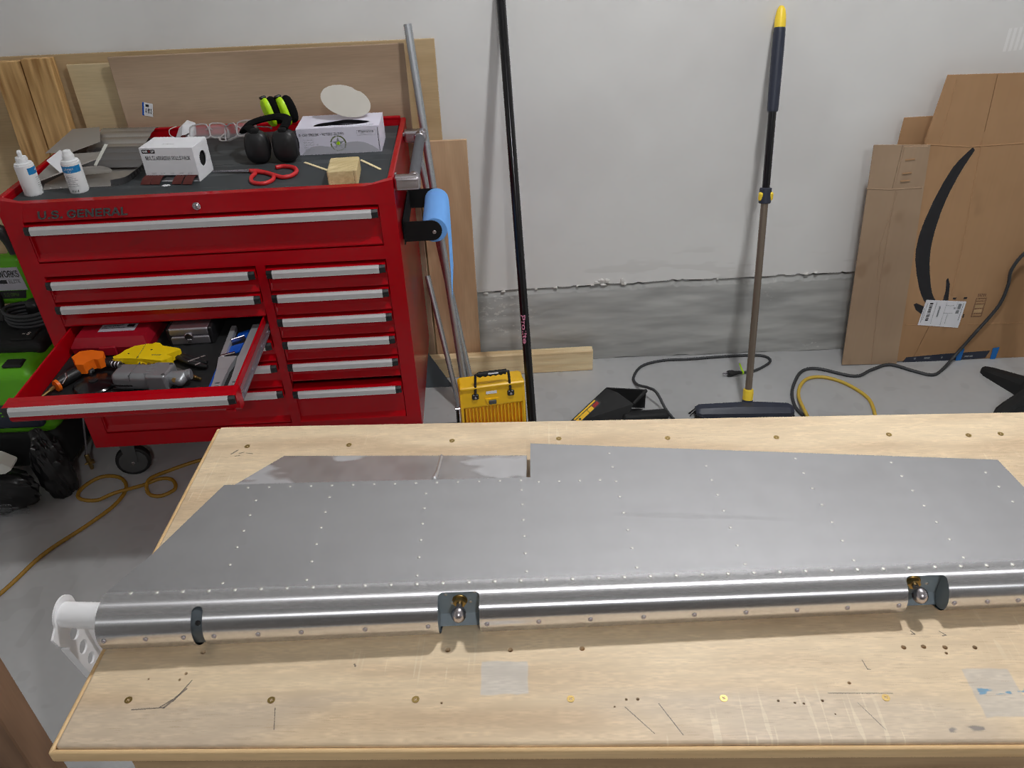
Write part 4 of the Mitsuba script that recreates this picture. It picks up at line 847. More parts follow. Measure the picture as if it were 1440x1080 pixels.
# ------------------------------------------------------------------ things on top of the chest (chest frame)
MT = .9722
def single(base, label, cat_, mesh, mat, smooth=30, F=CH, group=None):
    k = thing(base, label, cat_, group); USED.pop(k, None); return add(k, mesh, mat, smooth, F)
def multi(base, label, cat_, group=None):
    k = thing(base, label, cat_, group); USED[k] = 0; return k
def sub(k, part, mesh, mat, smooth=30, F=CH): return add(k + '__' + part, mesh, mat, smooth, F)
for i_, (bxx, byy, rotd, lbl) in enumerate(((.062, .088, 112, 'white plastic bottle with a red nozzle opening, leftmost thing on the chest top'), (.184, .092, 2, 'white plastic bottle with a blue label band in front of the sheet metal'))):
    k = multi('bottle', lbl, 'bottle'); Fb = CH @ frame((bxx, byy, MT), math.radians(rotd)); r = .0245
    sub(k, 'body', lathe([(0, 0), (r * .93, 0), (r, .004), (r, .080), (r * .98, .083), (r * .9, .0835), (r * .9, .087), (.013, .089), (.013, .090), (0, .090)], 32), 'mat_white_plastic', 30, Fb)
    sub(k, 'neck', lathe([(0, .089), (.0150, .089), (.0155, .098), (.0140, .103), (0, .104)], 24), 'mat_white_plastic', 30, Fb)
    if i_ == 0:
        sub(k, 'spout', tm(rbox(-.0085, .0085, -.0055, .0055, .100, .120, .004), W0), 'mat_white_plastic', 40, Fb)
        sub(k, 'nozzle', tm(rbox(-.0035, .0035, -.0066, -.003, .107, .118, .0017), frame((0, 0, 0), math.radians(-80))), 'mat_print_red', 40, Fb)
    else:
        sub(k, 'spout', lathe([(0, .103), (.0118, .103), (.0105, .112), (.006, .114), (.006, .109), (0, .109)], 20), 'mat_white_plastic', 30, Fb)
    def band(z0, z1, a0, a1, mat, part, rr=r + .0003):
        A = np.linspace(math.radians(a0), math.radians(a1), 18)
        V = [(rr * math.sin(a), -rr * math.cos(a), z) for a in A for z in (z0, z1)]; f_ = []
        for q in range(17): f_ += [(2 * q, 2 * q + 2, 2 * q + 3), (2 * q, 2 * q + 3, 2 * q + 1)]
        sub(k, part, trimesh.Trimesh(V, f_, process=False), mat, True, Fb)
    band(.058, .076, -75, 75, 'mat_label_blue', 'label_band')
    def wrap(s, h, z, width, mat):
        t_ = meshkit.text_mesh(s, h, .0002); t_.apply_scale([width / t_.bounds[1][0], 1, 1]); v = t_.vertices.copy(); a = (v[:, 0] - width / 2) / r; q = r + .0005 + v[:, 2]
        t_.vertices = np.stack([q * np.sin(a), -q * np.cos(a), z + v[:, 1]], -1); sub(k, 'print', t_, mat, False, Fb)
    wrap('Bondic' if False else 'ADHESIVE', .0046, .066, .024, 'mat_white_card'); wrap('50 ml', .003, .0605, .009, 'mat_white_card')
    for q in range(6): band(.021 + .0052 * q, .0222 + .0052 * q, -40, 34 - 9 * (q % 3), 'mat_print_grey', 'print', r + .0003)
    for q, w_ in enumerate((5, 2, 4, 2, 5)): band(.005, .0115, -22 + 9 * q, -22 + 9 * q + w_, 'mat_print_black', 'barcode', r + .0003)
# abrasive roll box
k = multi('abrasive_box', 'white carton box of abrasive rolls with a round hole in its end', 'box')
FA = CH @ frame((.356, .137, MT + .0002), -.13); L_, D_, H_ = .150, .096, .094
hole_ = Point(.050, .050).buffer(.021, 16)
front_ = sbox(0, .019, L_, H_); end_ = sbox(0, 0, D_, H_) - hole_
sub(k, 'front_panel', prism_y(front_, 0, .0012), 'mat_white_card', False, FA)
sub(k, 'end_flap', prism_x(end_, L_ - .0012, L_ + .0010), 'mat_white_card', False, FA)
sub(k, 'side_panel', prism_x(sbox(.0013, .001, D_ - .0013, H_ - .001), 0, .0012), 'mat_white_card', False, FA)
sub(k, 'back_panel', bx(0, L_ - .0013, D_ - .0012, D_, 0, H_, .0002), 'mat_white_card', False, FA)
sub(k, 'bottom_panel', bx(.0013, L_ - .0014, .002, D_ - .0013, 0, .0012, .0002), 'mat_white_card', False, FA)
lid_ = Polygon([(0, 0), (L_ - .0005, 0), (L_ - .0005, D_), (.098, D_), (.090, D_ - .006), (.066, D_ - .006), (.060, D_), (0, D_)])
sub(k, 'top_flap', tm(ext(lid_, .0012), frame((0, 0, H_))), 'mat_white_card', False, FA)
sub(k, 'print', text('MULTI ABRASIVE ROLLS PACK', .0105, (.011, -.0001, .0615), (1, 0, 0), (0, 0, 1), .0003, True, .128), 'mat_print_black', False, FA)
sub(k, 'brand_label', bx(.006, .043, -.0006, -.0001, .080, .0905, .0001), 'mat_print_black', False, FA)
sub(k, 'brand_label__print', text('WARR', .006, (.0085, -.0006, .0825), (1, 0, 0), (0, 0, 1), .0003, True, .014), 'mat_white_card', False, FA)
sub(k, 'brand_label__print', text('X', .006, (.0240, -.0006, .0825), (1, 0, 0), (0, 0, 1), .0003, True, .006), 'mat_print_red', False, FA)
sub(k, 'brand_label__print', text('UP', .006, (.0320, -.0006, .0825), (1, 0, 0), (0, 0, 1), .0003, True, .009), 'mat_white_card', False, FA)
for q in range(5): sub(k, 'print', text(('80 GRIT', '120 GRIT', '180 GRIT', '240 GRIT', '320 GRIT')[q], .0028, (.018 + .026 * q, -.0001, .0225), (1, 0, 0), (0, 0, 1), .0002, False, .0125), 'mat_print_grey', False, FA)
sub(k, 'print', text('multi abrasive', .0035, (.055, .030, H_ + .0012), (1, 0, 0), (0, 1, 0), .0002, False, .032), 'mat_print_grey', False, FA)
for q, (xx, ln, lb) in enumerate(((-.003, .016, 'leftmost'), (.025, .014, 'second from the left'), (.087, .012, 'third from the left'), (.118, .015, 'rightmost'))):
    P_ = [(xx, .030, .017), (xx, .004, .0178), (xx - .002, -.010, .0160), (xx - .005, -.020, .009), (xx - .007, -.019 - ln * .5, .0022)]
    pr = np.array(P_); tk2 = .0007
    rings = [[p + np.array([0, 0, tk2 / 2]) , p + np.array([.027, 0, tk2 / 2]), p + np.array([.027, 0, -tk2 / 2]), p + np.array([0, 0, -tk2 / 2])] for p in spline(pr, 4)]
    single('abrasive_strip', f'maroon abrasive strip hanging from the white box, {lb} of four', 'abrasive strip', loft(rings), 'mat_maroon', 30, FA, 'abrasive strips in the white box')
single('abrasive_roll', 'dark abrasive cloth roll seen through the round hole of the white box', 'abrasive roll', cyl((L_ - .040, .050, .050), (L_ - .006, .050, .050), .030, 28), 'mat_rubber', 30, FA)
single('paper_scrap', 'small torn white paper scrap lying under the abrasive box', 'paper', ext([(0, 0), (.012, -.006), (.026, .002), (.018, .010), (.004, .009)], .0006), 'mat_white_card', False, CH @ frame((.404, .098, MT + .0001), -.1))
# scissors
k = multi('scissors', 'scissors with red plastic handles beside the abrasive box', 'scissors')
sub(k, 'blade', tm(hull([(0, 0, .0), (.105, -.004, .0), (.120, .000, .0), (.105, .0045, .0), (0, 0, .0012), (.105, -.004, .0014), (.120, .0, .0014), (.105, .0045, .0014)]), frame((.523, .183, MT + .0058), -.07)), 'mat_steel', False)
sub(k, 'blade', tm(hull([(0, 0, .0), (.105, -.006, .0), (.120, -.002, .0), (.105, .003, .0), (0, 0, .0012), (.105, -.006, .0014), (.120, -.002, .0014), (.105, .003, .0014)]), frame((.524, .181, MT + .0043), -.095)), 'mat_steel', False)
sub(k, 'pivot', cyl((.628, .175, MT + .003), (.628, .175, MT + .0095), .0045, 14), 'mat_chrome')
l1 = spline([(.634, .170, MT + .006), (.652, .148, MT + .0055), (.648, .115, MT + .005), (.660, .076, MT + .005), (.692, .062, MT + .005), (.712, .085, MT + .005), (.708, .122, MT + .005), (.690, .143, MT + .0055), (.660, .157, MT + .006)], 5, True)
sub(k, 'handle_loop', tube(l1, .0060, 8, True), 'mat_red_grip', True)
l2 = spline([(.640, .172, MT + .0065), (.668, .158, MT + .0062), (.705, .128, MT + .006), (.738, .102, MT + .006), (.762, .114, MT + .006), (.768, .148, MT + .006), (.752, .180, MT + .006), (.722, .194, MT + .006), (.702, .186, MT + .006)], 6)
sub(k, 'handle_loop', tube(l2, [.0046 + .0016 * min(1, q / 8) for q in range(len(l2))], 8), 'mat_red_grip', True)
# wooden block and two sticks
k = multi('wooden_block', 'small rough sawn wooden block with split corners on the chest top', 'wood block')
sub(k, 'block', tm(cat(bx(0, .0805, 0, .112, .0002, .042, .003)), frame((.8745, .024, MT), .045)), 'mat_block')
sub(k, 'split', tm(bx(.0712, .0718, -.0004, .004, .004, .040, .0002), frame((.8745, .024, MT), .045)), 'mat_print_black', False)
sub(k, 'split', tm(bx(.0102, .0107, -.0004, .004, .002, .022, .0002), frame((.8745, .024, MT), .045)), 'mat_post', False)
for (xa, ya), (xb, yb), lb in (((.778, .231), (.862, .145), 'left of the wooden block'), ((.941, .226), (1.002, .142), 'right of the wooden block')):
    d = np.array([xb - xa, yb - ya]); L2 = np.linalg.norm(d); pl = LineString([(0, 0), (L2, 0)]).buffer(.0042, 8)
    single('wooden_stick', f'flat wooden craft stick lying {lb}', 'stick', ext(pl, .0018), 'mat_stick', 30, CH @ frame((xa, ya, MT + .0002), math.atan2(d[1], d[0])), 'wooden sticks' if False else None)
# glove box with its opening
k = multi('glove_box', 'white cardboard box of nitrile gloves with an oval top opening', 'box')
FG = CH @ frame((.7515, .300, MT + .0002), .002); L_, D_, H_ = .243, .135, .0775
opening = Polygon(spline([(.048, .024), (.060, .048), (.095, .062), (.14, .078), (.19, .062), (.212, .044), (.196, .030), (.150, .020), (.105, .022), (.070, .018)], 6, True))
sub(k, 'top_panel', tm(ext(sbox(0, 0, L_, D_) - opening, .0012), frame((0, 0, H_ - .0012))), 'mat_lilac_card', False, FG)
sub(k, 'front_panel', bx(0, L_, 0, .0012, 0, H_ - .0013, .0003), 'mat_lilac_card', False, FG)
sub(k, 'back_panel', bx(0, L_, D_ - .0012, D_, 0, H_ - .0013, .0003), 'mat_lilac_card', False, FG)
for a_ in (.0, L_ - .0012): sub(k, 'end_panel', bx(a_, a_ + .0012, .0013, D_ - .0013, 0, H_ - .0013, .0003), 'mat_lilac_card', False, FG)
sub(k, 'bottom_panel', bx(.0013, L_ - .0013, .0013, D_ - .0013, 0, .0012, .0003), 'mat_lilac_card', False, FG)
sub(k, 'end_gap', bx(L_ - .0065, L_ - .0045, -.0003, .0001, .003, H_ - .006, .0001), 'mat_print_black', False, FG)
gl_ = bx(.02, L_ - .02, .012, D_ - .012, .002, .052, .006)
single('nitrile_gloves', 'dark gloves folded inside the white glove box', 'gloves', gl_, 'mat_fabric_black', 30, FG)
wave = [(.004, .0), (.030, .020), (.060, .026), (.095, .022), (.13, .030), (.17, .034), (.205, .026), (.235, .006), (.238, 0)]
sub(k, 'print', prism_y(Polygon(np.vstack([spline(wave, 5), [(.004, 0)]])).buffer(0).intersection(sbox(.0005, .0008, L_ - .008, H_)), -.0003, -.0001), 'mat_grey_card', False, FG)
wv2 = [(.012, .063), (.032, .060), (.060, .066), (.074, .052), (.090, .036), (.110, .030), (.094, .028), (.074, .040), (.058, .050), (.030, .052), (.012, .052)]
sub(k, 'print', text('D-DAY 5MILBK - NITRILE GLOVES', .0075, (.006, -.0001, .0555), (1, 0, 0), (0, 0, 1), .0003, True, .132), 'mat_print_black', False, FG)
for q, s in enumerate(('Powder free', 'Textured grip', 'Disposable gloves', 'Black - Noir', '100 gloves')): sub(k, 'print', text(s, .0036, (.016, -.0001, .0425 - .0070 * q), (1, 0, 0), (0, 0, 1), .0002, False, .030 if q != 2 else .044), 'mat_print_grey', False, FG)
box_ = sbox(.176, .0510, .232, .0665) - sbox(.1768, .0518, .2312, .0657)
sub(k, 'print', prism_y(box_, -.0003, -.0001), 'mat_print_grey', False, FG)
sub(k, 'print', text('Pearsons', .0068, (.1815, -.0001, .0590), (1, 0, 0), (0, 0, 1), .0003, True, .044), 'mat_print_black', False, FG)
sub(k, 'print', text('NITRILE - VINYL', .0036, (.1830, -.0001, .0533), (1, 0, 0), (0, 0, 1), .0002, False, .038), 'mat_print_grey', False, FG)
ringp = Point(.118, .0305).buffer(.0235, 20) - Point(.118, .0305).buffer(.0195, 20)
for q in range(4): ringp = ringp - affinity.rotate(sbox(.1165, .045, .1195, .06), 72 * q + 10, origin=(.118, .0305))
star = Polygon([(.118 + rr2 * math.sin(math.pi * q / 5), .0305 + rr2 * math.cos(math.pi * q / 5)) for q, rr2 in enumerate([.0185, .0075] * 5)])
sub(k, 'emblem', prism_y(ringp, -.0003, -.0001), 'mat_print_olive', False, FG)
sub(k, 'emblem', prism_y(star - Point(.118, .0305).buffer(.0055), -.0003, -.0001), 'mat_print_grey', False, FG)
sub(k, 'emblem', prism_y(star.intersection(Point(.118, .0305).buffer(.0055)), -.0003, -.0001), 'mat_lime', False, FG)
sub(k, 'emblem', text('L', .0075, (.1160, -.0003, .0270), (1, 0, 0), (0, 0, 1), .0003, True, .004), 'mat_print_black', False, FG)
sub(k, 'print', text('EXAM VINYL GLOVES - NITRILE GLOVES', .0042, (.110, .0045, H_), (1, 0, 0), (0, 1, 0), .0002, False, .112), 'mat_print_grey', False, FG)
sub(k, 'print', text('LARGE', .0048, (.206, .012, H_), (1, 0, 0), (0, 1, 0), .0002, True, .020), 'mat_print_grey', False, FG)
Fpd = axes((.1, .137 - .0001, .0), (1, 0, 0), (0, 0, 1))
fl_ = affinity.scale(Point(0, 0).buffer(1, 24), .074, .044) - affinity.translate(affinity.scale(Point(0, 0).buffer(1, 12), .016, .006), .030, .044)
add(k + '__flap', tm(ext(fl_, .0014), axes((.144, .088, .128 - .0002), (.93, .10, -.33), (.20, .42, .80))), 'mat_sandpaper', False, FG)
# ear muffs: black pair in front, lime pair behind
k = multi('ear_muffs', 'black ear muffs standing with both cups towards us', 'ear muffs')
def cup(c, F, mat, rx=.036, rz=.046, d=.034):
    rings = []
    for t, s in ((0, .86), (.10, .98), (.35, 1.0), (.65, .95), (.85, .80), (.96, .52), (1.0, .18)):
        A = np.arange(28) * 2 * math.pi / 28
        rings.append(np.stack([c[0] + rx * s * np.sign(np.cos(A)) * np.abs(np.cos(A)) ** .68, np.full(28, c[1] - d * t), c[2] + rz * s * np.sign(np.sin(A)) * np.abs(np.sin(A)) ** .68], -1))
    return tm(loft(rings), F)
FM = CH @ frame((.645, .262, MT + .0465), .06, -.10)
FM2 = CH @ frame((.727, .258, MT + .0475), -.05, -.10)
for F_m in (FM, FM2):
    sub(k, 'cup', cup((0, 0, 0), W0, None), 'mat_black', 40, F_m)
    tor = lathe([(.020 + .012 * math.cos(a), .012 * math.sin(a) * .9) for a in np.linspace(0, 2 * math.pi, 14)], 24); tor.apply_transform(axes((0, .014, 0), (1, 0, 0), (0, 0, 1))); tor.apply_scale([1.08, 1, 1.4])
    sub(k, 'cushion', tor, 'mat_fabric_black', True, F_m)
    sub(k, 'hinge', tm(rbox(-.012, .012, -.026, .004, .036, .052, .005), W0), 'mat_black_matt', 40, F_m)
hb = spline([(.645, .250, 1.062), (.622, .285, 1.066), (.600, .310, 1.050), (.615, .338, 1.062), (.655, .346, 1.072), (.700, .340, 1.078), (.732, .305, 1.078), (.728, .250, 1.068)], 6)
sub(k, 'headband', tube(hb, [.0150] * len(hb), 8, flat=.5), 'mat_fabric_black', 40)
k = multi('ear_muffs', 'lime green and black ear muffs standing behind the black pair', 'ear muffs')
for cx_, cz_ in ((.690, 1.083), (.735, 1.084)):
    Fq_ = CH @ frame((cx_ - .026, .410, cz_ - .008), 0, -.14, -.26) @ frame((0, 0, 0), -1.05)
    sub(k, 'cup', cup((0, 0, 0), W0, None, .030, .043, .020), 'mat_lime', 40, Fq_)
    tor = lathe([(.020 + .011 * math.cos(a), .014 * math.sin(a)) for a in np.linspace(0, 2 * math.pi, 14)], 24); tor.apply_transform(axes((0, .013, 0), (1, 0, 0), (0, 0, 1))); tor.apply_scale([.95, 1, 1.35])
    sub(k, 'cushion', tor, 'mat_fabric_black', True, Fq_)
    sub(k, 'adjuster', tm(rbox(-.010, .010, -.016, .002, .040, .049, .004), W0), 'mat_black', 40, Fq_)
hb = spline([(.690, .395, 1.03), (.70, .45, .988), (.735, .478, .984), (.775, .455, .986), (.745, .40, 1.03)], 6)
sub(k, 'headband', tube(hb, [.008] * len(hb), 8, flat=.5), 'mat_black', 40)
# folded white dust mask with a cord
k = multi('dust_mask', 'folded white dust mask lying by the rear rim of the chest top', 'mask')
sub(k, 'shell', hull([(.318, .520, MT + .002), (.330, .545, MT + .030), (.360, .552, MT + .052), (.386, .546, MT + .044), (.372, .515, MT + .004), (.345, .500, MT + .002), (.352, .520, MT + .044), (.335, .553, MT + .004), (.378, .553, MT + .006)]), 'mat_white_card', False)
sub(k, 'strap', tube(spline([(.322, .52, MT + .006), (.308, .515, MT + .018), (.310, .518, MT + .034), (.330, .53, MT + .040)], 5), .0014, 6), 'mat_offwhite', True)
sub(k, 'valve', hull([(.340, .488, MT + .001), (.372, .486, MT + .001), (.364, .500, MT + .022), (.346, .502, MT + .018)]), 'mat_maroon', False)
# clear safety glasses: two pairs heaped together
def lens(F, w, h, bulge, key):
    m_, _ = strips(Polygon([(-w, -h * .7), (w, -h * .7), (w * 1.02, h * .2), (w * .8, h), (-w * .8, h), (-w * 1.02, h * .2)]).buffer(.004), np.linspace(-h - .006, h + .006, 9), lambda u, v: np.stack([u, bulge * ((u / w) ** 2) + bulge * .5 * (v / h) ** 2, v], -1))
    mm2, _ = strips(Polygon([(-w, -h * .7), (w, -h * .7), (w * 1.02, h * .2), (w * .8, h), (-w * .8, h), (-w * 1.02, h * .2)]).buffer(.004), np.linspace(-h - .006, h + .006, 9), lambda u, v: np.stack([u, bulge * ((u / w) ** 2) + bulge * .5 * (v / h) ** 2, v], -1))
    return m_
scene['mat_clear_rim'] = {'type': 'blendbsdf', 'weight': 0.4, 'a': {'type': 'dielectric', 'int_ior': 1.49}, 'b': {'type': 'twosided', 'bsdf': {'type': 'roughplastic', 'diffuse_reflectance': {'type': 'rgb', 'value': S(225, 226, 230)}, 'alpha': 0.1}}}
for q, (o, yw, pt, ro, lb) in enumerate((((.455, .448, MT + .041), .45, -.55, .1, 'left pair of the two, next to the dust mask'), ((.548, .428, MT + .046), -.35, -.5, -.25, 'right pair of the two, next to the black ear muffs'))):
    k = multi('safety_glasses', f'clear safety glasses, {lb}', 'safety glasses'); Fg = CH @ frame(o, yw, pt, ro)
    for s in (-1, 1):
        Fl = Fg @ frame((s * .030, 0, 0), s * .35)
        ln_ = lens(Fl, .026, .022, .008, k); sub(k, 'lens', ln_, 'mat_clear', True, Fl)
        rim = spline([(-.028, .004, -.016), (0, .0, -.020), (.028, .004, -.016), (.029, .005, .006), (.020, .004, .024), (-.020, .004, .024), (-.029, .005, .006)], 4, True)
        sub(k, 'rim', tube(rim, .0024, 6, True), 'mat_clear_rim', True, Fl)
        arm = spline([(s * .058, .012, .004), (s * .064, .05, .010), (s * .060, .09, .018), (s * .050, .110, .020)], 5)
        if q == 1 and s == -1: arm = spline([(s * .058, .012, .004), (s * .05, -.025, -.018), (s * .020, -.065, -.040), (-s * .01, -.085, -.050)], 5)
        sub(k, 'temple', tube(arm, [.0035] * len(arm), 6, flat=.5), 'mat_clear_rim', True, Fg)
    sub(k, 'bridge', tube(spline([(-.010, .004, .006), (0, -.004, .012), (.010, .004, .006)], 4), .0022, 6), 'mat_clear_rim', True, Fg)
# pile of sheet metal pieces at the left
def sheet(label, P_, mat, t=.0012, thick=True, base='sheet_metal_piece', cat_='sheet metal', F=CH, bend_=None):
    P_ = np.array(P_, float); n_ = len(P_)
    V = np.vstack([P_, P_ - [0, 0, t]]); f_ = [(0, i, i + 1) for i in range(1, n_ - 1)] + [(n_, n_ + i + 1, n_ + i) for i in range(1, n_ - 1)]
    for i in range(n_): f_ += [(i, n_ + i, n_ + (i + 1) % n_), (i, n_ + (i + 1) % n_, (i + 1) % n_)]
    return single(base, label, cat_, trimesh.Trimesh(V, f_, process=False), mat, False, F)
z0 = MT + .0016
def rot2(p, a, o): c, s = math.cos(a), math.sin(a); return (o[0] + c * p[0] - s * p[1], o[1] + s * p[0] + c * p[1])
conductor('mat_sheet_dark', 0.2, 0.3, (0.36, 0.36, 0.37))
# the flanged aluminium part that lies lowest
k = multi('sheet_metal_piece', 'flanged aluminium part lying lowest in the pile behind the bottle with the blue band', 'sheet metal')
base_ = Polygon([(.075, .110), (.150, .118), (.262, .112), (.288, .128), (.300, .150), (.312, .265), (.300, .32), (.10, .30), (.06, .16)])
sub(k, 'plate', tm(ext(base_, .0014), frame((0, 0, MT + .0003))), 'mat_sheet', False)
fl_ = spline([(.262, .112, 0), (.288, .126, 0), (.300, .150, 0), (.308, .22, 0), (.314, .29, 0)], 4)
rg = [[p + np.array([0, 0, MT + .0017]), p + np.array([.004, -.002, MT + .020]), p + np.array([.0052, -.002, MT + .020]), p + np.array([.0012, 0, MT + .0017])] for p in fl_]
sub(k, 'flange', loft(rg), 'mat_sheet_dark', 30)
for q in range(3): sub(k, 'rivet_hole', cyl((.092 + .028 * q, .122 + .001 * q, MT + .0017), (.092 + .028 * q, .122 + .001 * q, MT + .0021), .0026, 10), 'mat_white_card')
# two dark corrugated trays leaning at the back
def corrug(label, x0, x1, y0, y1, z0_, z1_, nrib, mat, curl):
    xs2, ts = np.linspace(0, 1, 2), np.linspace(0, 1, 40); V, f_ = [], []
    for t in ts:
        zz = z0_ + (z1_ - z0_) * t + .0035 * abs(math.sin(math.pi * nrib * t)) ** .6 - curl * (t ** 6)
        for a in (0, 1): V.append((x0 + (x1 - x0) * a + .012 * t, y0 + (y1 - y0) * t - .018 * a, zz))
    for q in range(39): f_ += [(2 * q, 2 * q + 1, 2 * q + 3), (2 * q, 2 * q + 3, 2 * q + 2)]
    m_ = trimesh.Trimesh(V, f_, process=False); n_ = len(V); V2 = np.vstack([m_.vertices, m_.vertices - [0, 0, .0012]]); f2 = list(m_.faces) + [tuple(n_ + i for i in f_[::-1]) for f_ in m_.faces]
    for q in range(39):
        for s in (0, 1): a_, b_ = 2 * q + s, 2 * q + 2 + s; f2 += [(a_, n_ + a_, n_ + b_), (a_, n_ + b_, b_)]
    for a_, b_ in ((0, 1), (78, 79)): f2 += [(a_, b_, n_ + b_), (a_, n_ + b_, n_ + a_)]
    return single('sheet_metal_piece', label, 'sheet metal', trimesh.Trimesh(V2, f2, process=False), mat, 35)
corrug('dark ribbed aluminium skin leaning at the rear rim of the chest', .088, .262, .400, .545, MT + .014, MT + .052, 4, 'mat_sheet', .012)
corrug('dark ribbed aluminium skin in the middle of the metal pile', .118, .300, .265, .400, MT + .008, MT + .030, 3, 'mat_sheet_dark', .004)
conductor('mat_sheet_dull', 0.4, 0.4, (0.66, 0.64, 0.60))
sheet('large dull aluminium sheet on top of the metal pile at the rear', [(.018, .300, MT + .046), (.098, .290, MT + .048), (.150, .375, MT + .050), (.105, .50, MT + .058), (.020, .50, MT + .056)], 'mat_sheet_dull')
sheet('dull aluminium wedge in front of the metal pile, behind the bottles', [(.030, .130, MT + .010), (.130, .190, MT + .034), (.205, .235, MT + .046), (.185, .285, MT + .046), (.060, .290, MT + .042)], 'mat_sheet_dull')
m_, _ = strips(sbox(0, 0, 1, .075), np.array([-.01, .09]), lambda u, v: np.stack([u, v, u * 0], -1))
V, f_ = [], []
for q, a in enumerate(np.linspace(.1, 2.0, 14)):
    for xx in (.0, .05, .10): V.append((.200 + .045 * math.sin(a) + (xx - .1) * .9, .165 + .012 * (xx / .1) + .01 * q / 14, MT + .006 + .034 * (1 + math.cos(a)) / 2))
for q in range(13):
    for a in (0, 1): i = 3 * q + a; f_ += [(i, i + 1, i + 4), (i, i + 4, i + 3)]
single('sheet_metal_piece', 'bent aluminium strip curling down in front of the metal pile', 'sheet metal', trimesh.Trimesh(V, f_, process=False), 'mat_sheet_dull', True)
sheet('narrow pale plastic strip sticking up from the metal pile', [(.190, .205, MT + .034), (.200, .198, MT + .034), (.222, .26, MT + .074), (.212, .262, MT + .075)], 'mat_offwhite', .0012, base='plastic_strip', cat_='plastic strip')
sheet('pale translucent plastic triangle behind the bottle with the blue band', [(.058, .215, MT + .050), (.078, .270, MT + .062), (.135, .215, MT + .038), (.110, .165, MT + .030)], 'mat_white_card', .0010, base='plastic_strip', cat_='plastic sheet')
# paper towel roll on its bracket at the chest side
k = multi('paper_towel_roll', 'blue paper towel roll on the black bracket at the side of the chest', 'paper towels')
ra, rb = np.array([1.141, .105, .797]), np.array([1.141, .345, .797])
sub(k, 'roll', tm(lathe([(.020, 0), (.036, 0), (.0375, .002), (.0375, .238), (.036, .240), (.020, .240), (.020, 0)], 36), axes(ra, (1, 0, 0), (0, 0, -1))), 'mat_blue_paper')
sub(k, 'core', tm(lathe([(.0175, .001), (.0198, .001), (.0198, .239), (.0175, .239), (.0175, .001)], 28), axes(ra, (1, 0, 0), (0, 0, -1))), 'mat_card_brown')
sheetp = [(1.1785, .797), (1.1795, .77), (1.178, .66), (1.176, .57), (1.1752, .57), (1.1772, .66), (1.1787, .77), (1.1777, .797)]
sub(k, 'hanging_sheet', prism_y(sheetp, .107, .343), 'mat_blue_paper')
k = multi('towel_holder', 'black steel paper towel bracket on the right side of the chest', 'holder')
for yy in (.092, .350):
    pl = unary_union([sbox(1.0625, .771, 1.128, .832), Point(1.133, .8015).buffer(.0305, 16)])
    sub(k, 'arm', prism_y(pl, yy, yy + .003), 'mat_black_matt', False)
    sub(k, 'bolt', cyl((1.141, yy - .0025 if yy < .2 else yy + .003, .797), (1.141, yy if yy < .2 else yy + .0055, .797), .006, 12), 'mat_chrome')
sub(k, 'back_plate', bx(1.0535, 1.0565, .085, .360, .765, .838, .001), 'mat_black_matt')
for yy in (.092, .350): sub(k, 'fold', bx(1.0566, 1.0630, yy, yy + .003, .771, .832, .0005), 'mat_black_matt')
sub(k, 'magnet', bx(CW + .0002, 1.0535, .10, .345, .775, .828, .001), 'mat_black')
sub(k, 'rod', cyl((1.141, .0951, .797), (1.141, .3499, .797), .006, 12), 'mat_steel')

# ------------------------------------------------------------------ tools in the open drawer (chest frame)
DZ = .5367
k = multi('tool_case', 'red moulded plastic case with a white sticker in the open drawer', 'case')
sub(k, 'lower_shell', hull([(.083, -.055, DZ), (.300, -.062, DZ), (.300, .125, DZ), (.083, .125, DZ), (.080, -.058, .562), (.303, -.066, .562), (.303, .128, .562), (.080, .128, .562)]), 'mat_red_plastic', False)
sub(k, 'upper_shell', tm(cat(hull([(.080, -.060, .5625), (.303, -.068, .5625), (.303, .128, .5625), (.080, .128, .5625), (.096, -.046, .589), (.292, -.052, .589), (.292, .122, .589), (.096, .122, .589)])), W0), 'mat_red_plastic', False)
sub(k, 'latch', bx(.165, .212, -.0725, -.0645, .540, .568, .002), 'mat_red_plastic')
sub(k, 'sticker', bx(.150, .255, -.018, .030, .5891, .5896, .0002), 'mat_grey_card', False)
for a_, b_, c_, d_ in ((.157, .215, .015, .018), (.157, .205, .008, .010), (.157, .222, .001, .003), (.226, .248, .004, .020)): sub(k, 'sticker_print', bx(a_, b_, c_, d_, .5896, .5898, .00005), 'mat_print_black', False)
k = multi('small_metal_case', 'small silver metal case with a chrome latch at the back of the drawer', 'case')
sub(k, 'lid', rbox(.350, .470, -.030, .085, .566, .592, .006, 10), 'mat_steel', 40)
sub(k, 'base', rbox(.350, .470, -.030, .085, DZ, .5655, .006, 10), 'mat_steel', 40)
for a_ in (.3475, .4665): sub(k, 'end_cap', rbox(a_, a_ + .014, -.0305, .0855, DZ, .5925, .006, 10), 'mat_black', 40)
sub(k, 'latch', cyl((.411, -.0305, .566), (.411, -.036, .566), .0125, 20), 'mat_chrome'); sub(k, 'latch', bx(.404, .418, -.0385, -.030, .548, .560, .002), 'mat_chrome')
